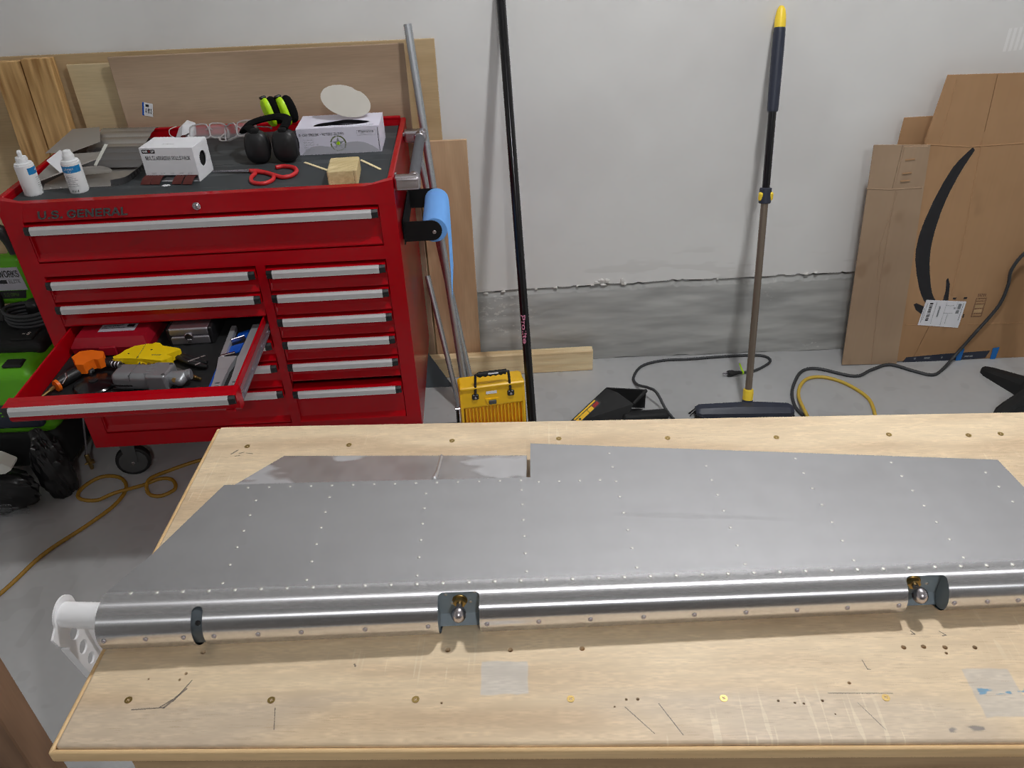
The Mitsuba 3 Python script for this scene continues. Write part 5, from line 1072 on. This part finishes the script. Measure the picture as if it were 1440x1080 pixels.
# yellow air saw body lying on its side
k = multi('yellow_air_tool', 'yellow cast tool body with a forked end and brass screws, behind the grey grinder', 'air tool')
body = Polygon([(.228, -.130), (.233, -.140), (.262, -.142), (.315, -.150), (.372, -.166), (.386, -.160), (.398, -.146), (.378, -.136), (.386, -.130), (.412, -.110), (.402, -.102), (.352, -.083), (.340, -.067), (.325, -.063), (.318, -.070), (.305, -.068), (.270, -.077), (.250, -.098), (.243, -.116)]).buffer(-.002).buffer(.002)
sub(k, 'body', ext(body, .026, DZ + .008), 'mat_yellow_tool', 25)
sub(k, 'skirt', prism_x([(-.158, DZ + .008), (-.142, DZ + .008), (-.142, DZ + .024), (-.150, DZ + .024)], .300, .368), 'mat_yellow_tool', False)
sub(k, 'seam', bx(.2995, .3008, -.149, -.067, DZ + .034, DZ + .0343, .0001), 'mat_print_olive', False)
for q in range(3): sub(k, 'brass_screw', cyl((.318 + .016 * q, -.1570, DZ + .019), (.318 + .016 * q, -.1640, DZ + .019), .0058, 14), 'mat_brass')
for a_, b_ in ((.268, -.118), (.327, -.103), (.300, -.140)): sub(k, 'screw_hole', cyl((a_, b_, DZ + .0338), (a_, b_, DZ + .0344), .003, 10), 'mat_black')
sub(k, 'print', text('TORKANT', .006, (.335, -.135, DZ + .034), (1, -.1, 0), (.1, 1, 0), .0003, True, .030), 'mat_print_olive', False)
sub(k, 'knob', tm(rbox(-.008, .016, -.008, .008, DZ + .010, DZ + .026, .007), frame((.226, -.132, 0), .1)), 'mat_yellow_tool', 40)
# orange hand tool
k = multi('orange_air_tool', 'orange and black air tool with a brass fitting, at the left of the open drawer', 'air tool')
ob = Polygon([(.122, -.142), (.134, -.112), (.165, -.108), (.203, -.120), (.213, -.152), (.203, -.163), (.190, -.160), (.180, -.168), (.172, -.186), (.150, -.185), (.140, -.165)]).buffer(-.004).buffer(.004)
sub(k, 'body', ext(ob, .030, DZ + .017), 'mat_orange', 25)
sub(k, 'handle', tube([(.146, -.172, DZ + .019), (.128, -.200, DZ + .018), (.112, -.225, DZ + .017), (.106, -.234, DZ + .016)], [.0165, .0175, .0155, .012], 14), 'mat_black', 40)
sub(k, 'ring', tube([(.1145, -.2345, DZ + .017), (.110, -.241, DZ + .017)], [.017, .016], 14), 'mat_orange', 40)
sub(k, 'fitting', cat(cyl((.106, -.238, DZ + .015), (.099, -.256, DZ + .014), .0055, 8), cyl((.0995, -.255, DZ + .014), (.088, -.281, DZ + .0125), .0036, 10)), 'mat_brass')
sub(k, 'trigger', tube([(.186, -.170, DZ + .019), (.178, -.178, DZ + .017), (.182, -.186, DZ + .015)], [.007, .007, .004], 10), 'mat_black', 40)
sub(k, 'nozzle', cat(cyl((.206, -.137, DZ + .019), (.226, -.143, DZ + .019), .014, 16, .011), cyl((.226, -.143, DZ + .019), (.248, -.150, DZ + .019), .0085, 16), cyl((.2485, -.150, DZ + .019), (.262, -.1545, DZ + .019), .0065, 12)), 'mat_black')
for q in range(3): sub(k, 'nozzle_ring', cyl((.2275 + .010 * q, -.1435 - .0031 * q, DZ + .019), (.2315 + .010 * q, -.1447 - .0031 * q, DZ + .019), .0102, 16), 'mat_steel')
sub(k, 'lever', tube([(.128, -.205, DZ + .034), (.135, -.222, DZ + .030), (.131, -.242, DZ + .024)], [.003, .003, .0022], 8), 'mat_chrome', 40)
# black glossy disc guard
k = multi('black_disc', 'glossy black disc guard lying below the orange tool', 'disc')
sub(k, 'disc', tm(lathe([(0, 0), (.052, 0), (.055, .002), (.055, .006), (.051, .010), (.020, .016), (0, .016)], 40), frame((.203, -.222, DZ + .0002), 0, .0, .03)), 'mat_black_gloss')
sub(k, 'hub', tm(lathe([(0, .015), (.012, .015), (.012, .019), (.007, .021), (0, .021)], 20), frame((.203, -.222, DZ + .0002))), 'mat_black')
k = multi('swivel_fitting', 'small chrome air hose fitting near the drawer front', 'fitting')
sub(k, 'ball', tm(m3.Manifold.sphere(.0085, 18).translate((.170, -.288, DZ + .0090)), W0), 'mat_chrome', True)
sub(k, 'stem', cyl((.161, -.289, DZ + .009), (.150, -.290, DZ + .008), .005, 8), 'mat_chrome'); sub(k, 'stem', cyl((.178, -.288, DZ + .009), (.192, -.287, DZ + .0075), .006, 6), 'mat_chrome')
# grey die grinder
k = multi('grinder_housing', 'grey cast metal air grinder housing in the middle of the open drawer', 'air tool')
Fgr = CH @ frame((.268, -.222, DZ + .027), -.13)
sub(k, 'barrel', tm(rbox(0, .135, -.034, .034, -.0265, .0245, .017, 14), W0), 'mat_grey_cast', 40, Fgr)
sub(k, 'rear_block', tm(rbox(.100, .158, -.037, .037, -.0265, .0260, .008, 12), W0), 'mat_grey_cast', 40, Fgr)
sub(k, 'angle_head', tm(m3.Manifold.batch_hull([m3.Manifold.sphere(.018, 16).translate((.160, -.004, .0)), m3.Manifold.sphere(.0155, 16).translate((.190, .004, .002)), m3.Manifold.sphere(.015, 16).translate((.185, -.014, -.002))]), W0), 'mat_grey_cast', 40, Fgr)
sub(k, 'angle_head_cap', cyl((.196, .005, .004), (.2095, .008, .005), .0150, 20), 'mat_grey_cast', 30, Fgr)
sub(k, 'brass_plug', cyl((.172, -.018, .004), (.177, -.026, .007), .0065, 12), 'mat_brass', 30, Fgr)
for q in (-.008, -.020): sub(k, 'slot', bx(.002, .060, -.0348, -.030, q - .003, q + .003, .001), 'mat_black', False, Fgr)
for a_, b_ in ((.012, .010), (.150, .026), (.150, -.026)): sub(k, 'screw', cyl((a_, b_, .0235), (a_, b_, .0262), .0052, 12), 'mat_foot_grey', 30, Fgr)
for q in range(4): sub(k, 'cooling_fin', bx(.094, .1265, -.024 + .014 * q, -.018 + .014 * q, .020, .0268, .002), 'mat_grey_cast', 30, Fgr)
sub(k, 'ring_seam', tm(lathe([(.0, 0)], 3) if False else bx(.0570, .0582, -.0343, .0343, .005, .0247, .0004), W0), 'mat_foot_grey', False, Fgr)
# black cutters and hose tail
k = multi('black_cutters', 'black tool handles with bright edges lying right of the yellow tool', 'pliers')
for o_ in (0, .022): sub(k, 'handle', tube([(.385 + o_ * .3, -.090 - o_, DZ + .012), (.425 + o_ * .3, -.120 - o_, DZ + .012), (.470 + o_ * .3, -.145 - o_, DZ + .011), (.490 + o_ * .3, -.150 - o_, DZ + .010)], [.008, .010, .009, .005], 10), 'mat_black', 40)
for a_, b_ in (((.440, -.158), (.468, -.138)), ((.470, -.137), (.482, -.130)), ((.466, -.178), (.478, -.168))): sub(k, 'bright_edge', cyl((*a_, DZ + .021), (*b_, DZ + .021), .0022, 8), 'mat_chrome')
k = multi('hose_tail', 'short black air hose with a brass nipple, right of the grey grinder', 'hose')
sub(k, 'hose', tube([(.408, -.180, DZ + .010), (.430, -.196, DZ + .010), (.452, -.208, DZ + .010)], [.0095] * 3, 12), 'mat_foot_grey', 40)
sub(k, 'nipple', cat(cyl((.450, -.207, DZ + .010), (.464, -.2155, DZ + .0095), .0085, 6), cyl((.464, -.2155, DZ + .0095), (.480, -.2245, DZ + .009), .0058, 12), cyl((.480, -.2245, DZ + .009), (.494, -.2325, DZ + .0085), .0042, 10)), 'mat_brass')
single('blue_strip', 'flat blue plastic strip beside the hand seamers', 'strip', bx(0, .016, 0, .20, 0, .003, .0008), 'mat_blue', 30, CH @ frame((.5235, -.340, DZ + .0002), .03))
# two hand seamers with wide jaws
for q, (o, yw, lb, hz) in enumerate((((.551, -.345), .045, 'left', .0), ((.592, -.345), -.012, 'right', .0))):
    k = multi('hand_seamer', f'bright aluminium hand seamer with slotted handle, {lb} one of the two', 'hand seamer')
    Fh = CH @ frame((o[0], o[1], DZ + .0003), yw)
    hp_ = Polygon([(-.0125, 0), (.0125, 0), (.0135, .10), (.016, .135), (.0165, .150), (-.0165, .150), (-.0155, .130), (-.0135, .10)])
    for j in range(5): hp_ = hp_ - sbox(-.006, .012 + .016 * j, .007, .020 + .016 * j)
    sub(k, 'handle', tm(ext(hp_, .014), W0), 'mat_cast_light', False, Fh)
    wv = .030 if q == 0 else .018
    sub(k, 'jaw', hull([(-.0165, .1505, 0), (.0165, .1505, 0), (wv, .205, 0), (-.020, .205, 0), (-.0165, .1505, .014), (.0165, .1505, .014), (wv, .205, .020), (-.020, .205, .020)]), 'mat_cast_light', False, Fh)
    sub(k, 'jaw_plate', bx(-.0195, -.004 if q == 0 else .006, .2052, .385, .0, .019, .002), 'mat_cast_light', 30, Fh)
    if q == 0:
        sub(k, 'jaw_bar', tm(bx(-.004, .036, -.004, .004, .0, .021, .001), frame((-.012, .212, .001), .35)), 'mat_chrome', False, Fh)
        sub(k, 'jaw_bar', tm(bx(-.004, .036, -.003, .003, .0, .021, .001), frame((.000, .300, .001), .50)), 'mat_chrome', False, Fh)
        sub(k, 'blue_blade', hull([(-.0035, .235, .002), (.026, .255, .002), (.030, .300, .002), (-.0035, .285, .002), (-.0035, .235, .006), (.026, .255, .006), (.030, .300, .006), (-.0035, .285, .006)]), 'mat_blue', False, Fh)
        sub(k, 'blue_blade', hull([(.0, .318, .002), (.032, .330, .002), (.034, .375, .002), (.004, .360, .002), (.0, .318, .006), (.032, .330, .006), (.034, .375, .006), (.004, .360, .006)]), 'mat_blue', False, Fh)

# ------------------------------------------------------------------ at the left: pressure washer, bag, wand, hoses
k = multi('pressure_washer', 'green and black pressure washer standing left of the tool chest', 'pressure washer')
sub(k, 'body', tm(rbox(-1.80, -1.462, 2.10, 2.42, .19, .448, .045, 14), W0), 'mat_green', 40, W0)
sub(k, 'top_cover', tm(rbox(-1.76, -1.470, 2.20, 2.41, .425, .480, .025, 14), W0), 'mat_rubber', 40, W0)
sub(k, 'vent', bx(-1.560, -1.500, 2.118, 2.160, .440, .4515, .004), 'mat_rubber', 30, W0)
sub(k, 'front_grille', tm(rbox(-1.70, -1.486, 2.080, 2.12, .236, .318, .014, 10), W0), 'mat_navy', 40, W0)
for z in (.288, .300): sub(k, 'front_stripe', bx(-1.60, -1.545, 2.078, 2.081, z, z + .0045, .0005), 'mat_green', False, W0)
sub(k, 'base', tm(rbox(-1.80, -1.468, 2.11, 2.42, .05, .205, .03, 12), W0), 'mat_rubber', 40, W0)
sub(k, 'screw', cyl((-1.53, 2.1005, .216), (-1.53, 2.097, .216), .006, 10), 'mat_black', 30, W0)
for yy in (2.17, 2.38): sub(k, 'wheel', tm(lathe([(0, -.02), (.085, -.02), (.095, -.012), (.095, .012), (.085, .02), (0, .02)], 28), axes((-1.4465, 2.34, .0955), (0, 1, 0), (0, 0, 1))), 'mat_black', 30, W0) if yy > 2.2 else None
sub(k, 'latch', bx(-1.57, -1.50, 2.22, 2.29, .477, .486, .003), 'mat_rubber', 30, W0); sub(k, 'latch_mark', text('~ S', .016, (-1.545, 2.245, .4862), (1, 0, 0), (0, 1, 0), .0004, True, .026), 'mat_offwhite', False, W0)
for a_ in (-1.66, -1.79): sub(k, 'handle_post', tube([(a_, 2.36, .48), (a_, 2.40, .60), (a_, 2.41, .64)], .013, 12), 'mat_black', 40, W0)
sub(k, 'control_panel', tm(rbox(-1.80, -1.545, 2.385, 2.43, .520, .690, .018, 10), W0), 'mat_green', 40, W0)
sub(k, 'panel_label', ext([(-1.79, .575), (-1.555, .575), (-1.562, .655), (-1.79, .655)], .0015), 'mat_grey_card', False, axes((0, 2.3852, 0), (1, 0, 0), (0, 0, 1)))
sub(k, 'panel_label_print', text('GREENWORKS', .022, (-1.690, 2.3835, .622), (1, 0, 0), (0, 0, 1), .0005, True, .126), 'mat_print_black', False, W0)
sub(k, 'panel_label_print', text('ELITE', .012, (-1.606, 2.3835, .600), (1, 0, 0), (0, 0, 1), .0005, True, .038), 'mat_print_grey', False, W0)
sub(k, 'panel_label_print', bx(-1.70, -1.611, 2.3832, 2.3837, .599, .612, .0001), 'mat_print_black', False, W0)
sub(k, 'panel_label_print', ext([(-1.79, .545), (-1.572, .545), (-1.562, .573), (-1.79, .573)], .0010), 'mat_print_black', False, axes((0, 2.3850, 0), (1, 0, 0), (0, 0, 1)))
sub(k, 'panel_label_print', text('1.2 GPM', .012, (-1.640, 2.3838, .553), (1, 0, 0), (0, 0, 1), .0004, True, .05), 'mat_green_dark', False, W0)
sub(k, 'grip', tube([(-1.553, 2.40, .700), (-1.560, 2.40, .74), (-1.572, 2.395, .775), (-1.60, 2.39, .79), (-1.68, 2.39, .795)], .020, 14), 'mat_black', 40, W0)
k = multi('garden_hose', 'bright green hose coiled in loops on the washer, left of the tool chest', 'hose')
for q, (rx, rz, dx_) in enumerate(((.142, .180, 0), (.150, .195, .004), (.134, .170, -.004), (.146, .208, .006))):
    A = np.linspace(0, 2 * math.pi, 40, endpoint=False)
    sub(k, 'coil', tube(np.stack([-1.524 + dx_ + rx * np.cos(A), 2.475 + .018 * q + .03 * np.sin(A), .545 - .008 * q + rz * np.sin(A)], -1), .0085, 8, True), 'mat_green', True, W0)
sub(k, 'strap', tube([(-1.470, 2.44, .345), (-1.455, 2.45, .375), (-1.440, 2.46, .41)], .009, 8), 'mat_black', 40, W0)
k = multi('power_cable_coil', 'black cable coiled on top of the pressure washer', 'cable')
for q in range(4):
    A = np.linspace(0, 2 * math.pi, 32, endpoint=False); sub(k, 'coil', tube(np.stack([-1.545 + (.075 + .004 * (q % 2)) * np.cos(A), 2.335 + .050 * np.sin(A), .4935 + .0125 * q + .003 * np.cos(A * 2)], -1), .0065, 7, True), 'mat_cord', True, W0)
sub(k, 'gland', tm(rbox(-1.555, -1.505, 2.32, 2.37, .487, .56, .02), W0), 'mat_black', 40, W0)
# heap of black plastic bag on the floor, in front of the washer
def blob(c, r, n1, seed, amp, fl=.0):
    A, Bq = np.meshgrid(np.linspace(0, 2 * math.pi, n1, endpoint=False), np.linspace(.02, math.pi - .02, n1 // 2), indexing='ij')
    d = np.stack([np.cos(A) * np.sin(Bq), np.sin(A) * np.sin(Bq), np.cos(Bq)], -1)
    nn = meshkit.fbm(d * 2.6 + 3, 4, seed); rid = 1 - np.abs(meshkit.noise(d * 5.0 + 9, seed + 3) - .5) * 2
    Rr = 1 + amp * (nn - .5) * 2 + amp * .35 * (rid - .5)
    P_ = np.array(c) + d * Rr[..., None] * np.array(r); P_[..., 2] = np.maximum(P_[..., 2], fl)
    m_ = trimesh.Trimesh(P_.reshape(-1, 3), [], process=False); f_ = []; n2 = n1 // 2
    for i in range(n1):
        for j in range(n2 - 1):
            a_, b_ = i * n2 + j, ((i + 1) % n1) * n2 + j; f_ += [(a_, a_ + 1, b_ + 1), (a_, b_ + 1, b_)]
    return trimesh.Trimesh(P_.reshape(-1, 3), f_, process=False)
prin('mat_bag', S(20, 20, 22), 0.32, spec=0.5)
k = multi('black_bag', 'crumpled black bag with lines of white print, on the floor before the washer', 'bag')
sub(k, 'bag', blob((-1.70, 1.975, .080), (.185, .060, .100), 56, 3, .20, .0008), 'mat_bag', 35, W0)
for q, (a_, w_) in enumerate(((.070, .05), (.057, .09), (.046, .12), (.035, .115), (.026, .06))):
    sub(k, 'print', text(('CAUTION', 'READ THE MANUAL FIRST', 'KEEP THIS BAG AWAY FROM', 'BABIES AND CHILDREN TO', 'AVOID DANGER')[q], .0072, (-1.640 if q else -1.62, 1.908, a_), (1, 0, 0), (0, .1, 1), .0004, False, w_), 'mat_print_grey', False, W0)
single('black_bag', 'tall crumpled black bag standing between the washer and the wand', 'bag', blob((-1.480, 2.038, .112), (.052, .046, .128), 56, 14, .40, .0008), 'mat_bag', 35, W0)
k = multi('grey_cap', 'light grey rounded plastic cap lying on the black bag at the left edge', 'cap')
sub(k, 'shell', tm(cat(hull([(-.05, 0, 0), (.03, 0, 0), (.052, 0, .012), (.055, 0, .022), (.020, 0, .052), (-.03, 0, .058), (-.05, .05, 0), (.03, .05, 0), (.052, .05, .012), (.055, .05, .022), (.020, .05, .052), (-.03, .05, .058)])), frame((-1.590, 1.93, .178), .1)), 'mat_offwhite', 20, W0)
k = multi('spray_wand', 'thin steel spray wand with a brass nozzle leaning beside the chest corner', 'wand')
wa, wb = np.array([-1.4425, 2.16, .060]), np.array([-1.3545, 2.16, .405])
sub(k, 'tube', cyl(wa, wb, .0038, 10), 'mat_steel', 30, W0)
sub(k, 'nozzle', cat(cyl(wa - [0, 0, .022], wa + [0, 0, .004], .0080, 6), cyl(wa - [0, 0, .058], wa - [0, 0, .022], .0062, 12)), 'mat_brass', 30, W0)
for q in range(5):
    a = 2 * math.pi * q / 5; sub(k, 'wing_nut', tube([wa - [0, 0, .030], wa + np.array([.016 * math.cos(a), .016 * math.sin(a), -.032])], [.0045, .0035], 8), 'mat_brass', 30, W0)
k = multi('air_hose', 'thin yellow hose winding in loops over the floor left of the bench', 'hose')
hz = .0062
hq = spline([(-1.60, 1.36, hz), (-1.479, 1.608, hz), (-1.425, 1.756, hz), (-1.344, 1.872, hz), (-1.290, 1.965, hz), (-1.283, 2.045, hz), (-1.325, 2.100, hz), (-1.390, 2.108, hz), (-1.432, 2.055, hz), (-1.423, 2.006, hz), (-1.361, 1.990, hz), (-1.300, 2.008, .020), (-1.235, 2.055, hz), (-1.185, 2.085, hz), (-1.140, 2.075, hz), (-1.118, 2.030, hz), (-1.155, 1.998, hz), (-1.200, 2.015, hz), (-1.212, 2.065, .020), (-1.170, 2.125, hz), (-1.07, 2.178, hz), (-.90, 2.23, hz), (-.70, 2.22, hz)], 7)
sub(k, 'hose', tube(hq, .0060, 8), 'mat_hose', True, W0)
single('wooden_post', 'brown wooden post standing at the lower left, beside the bench corner', 'post', tm(bx(-.986, -.900, .846, .914, 0, .90, .003), W0), 'mat_post', 30, W0)

# repeats of one kind share a group
for base_, g_ in (('metal_pipe', 'steel pipes beside the tool chest'), ('plywood_sheet', 'plywood sheets along the wall'), ('pine_plank', 'pine planks leaning on the wall'), ('bottle', 'white bottles on the chest top'), ('wooden_stick', 'craft sticks beside the wooden block'),
                  ('hand_seamer', 'hand seamers in the open drawer'), ('safety_glasses', 'clear safety glasses on the chest top'), ('ear_muffs', 'ear muffs on the chest top'), ('electric_cable', 'dark power cords on the floor'), ('blue_tape', 'blue tape strips at the carton foot'),
                  ('flattened_carton', 'flattened cartons on the wall'), ('ceiling_lamp', 'ceiling lamps'), ('sheet_metal_piece', 'aluminium pieces heaped on the chest top'), ('black_bag', 'black bags left of the tool chest')):
    for k_ in list(labels):
        if '__' not in k_ and (k_ == base_ or (k_.startswith(base_ + '_') and k_[len(base_) + 1:].isdigit())): labels[k_].setdefault('group', g_)
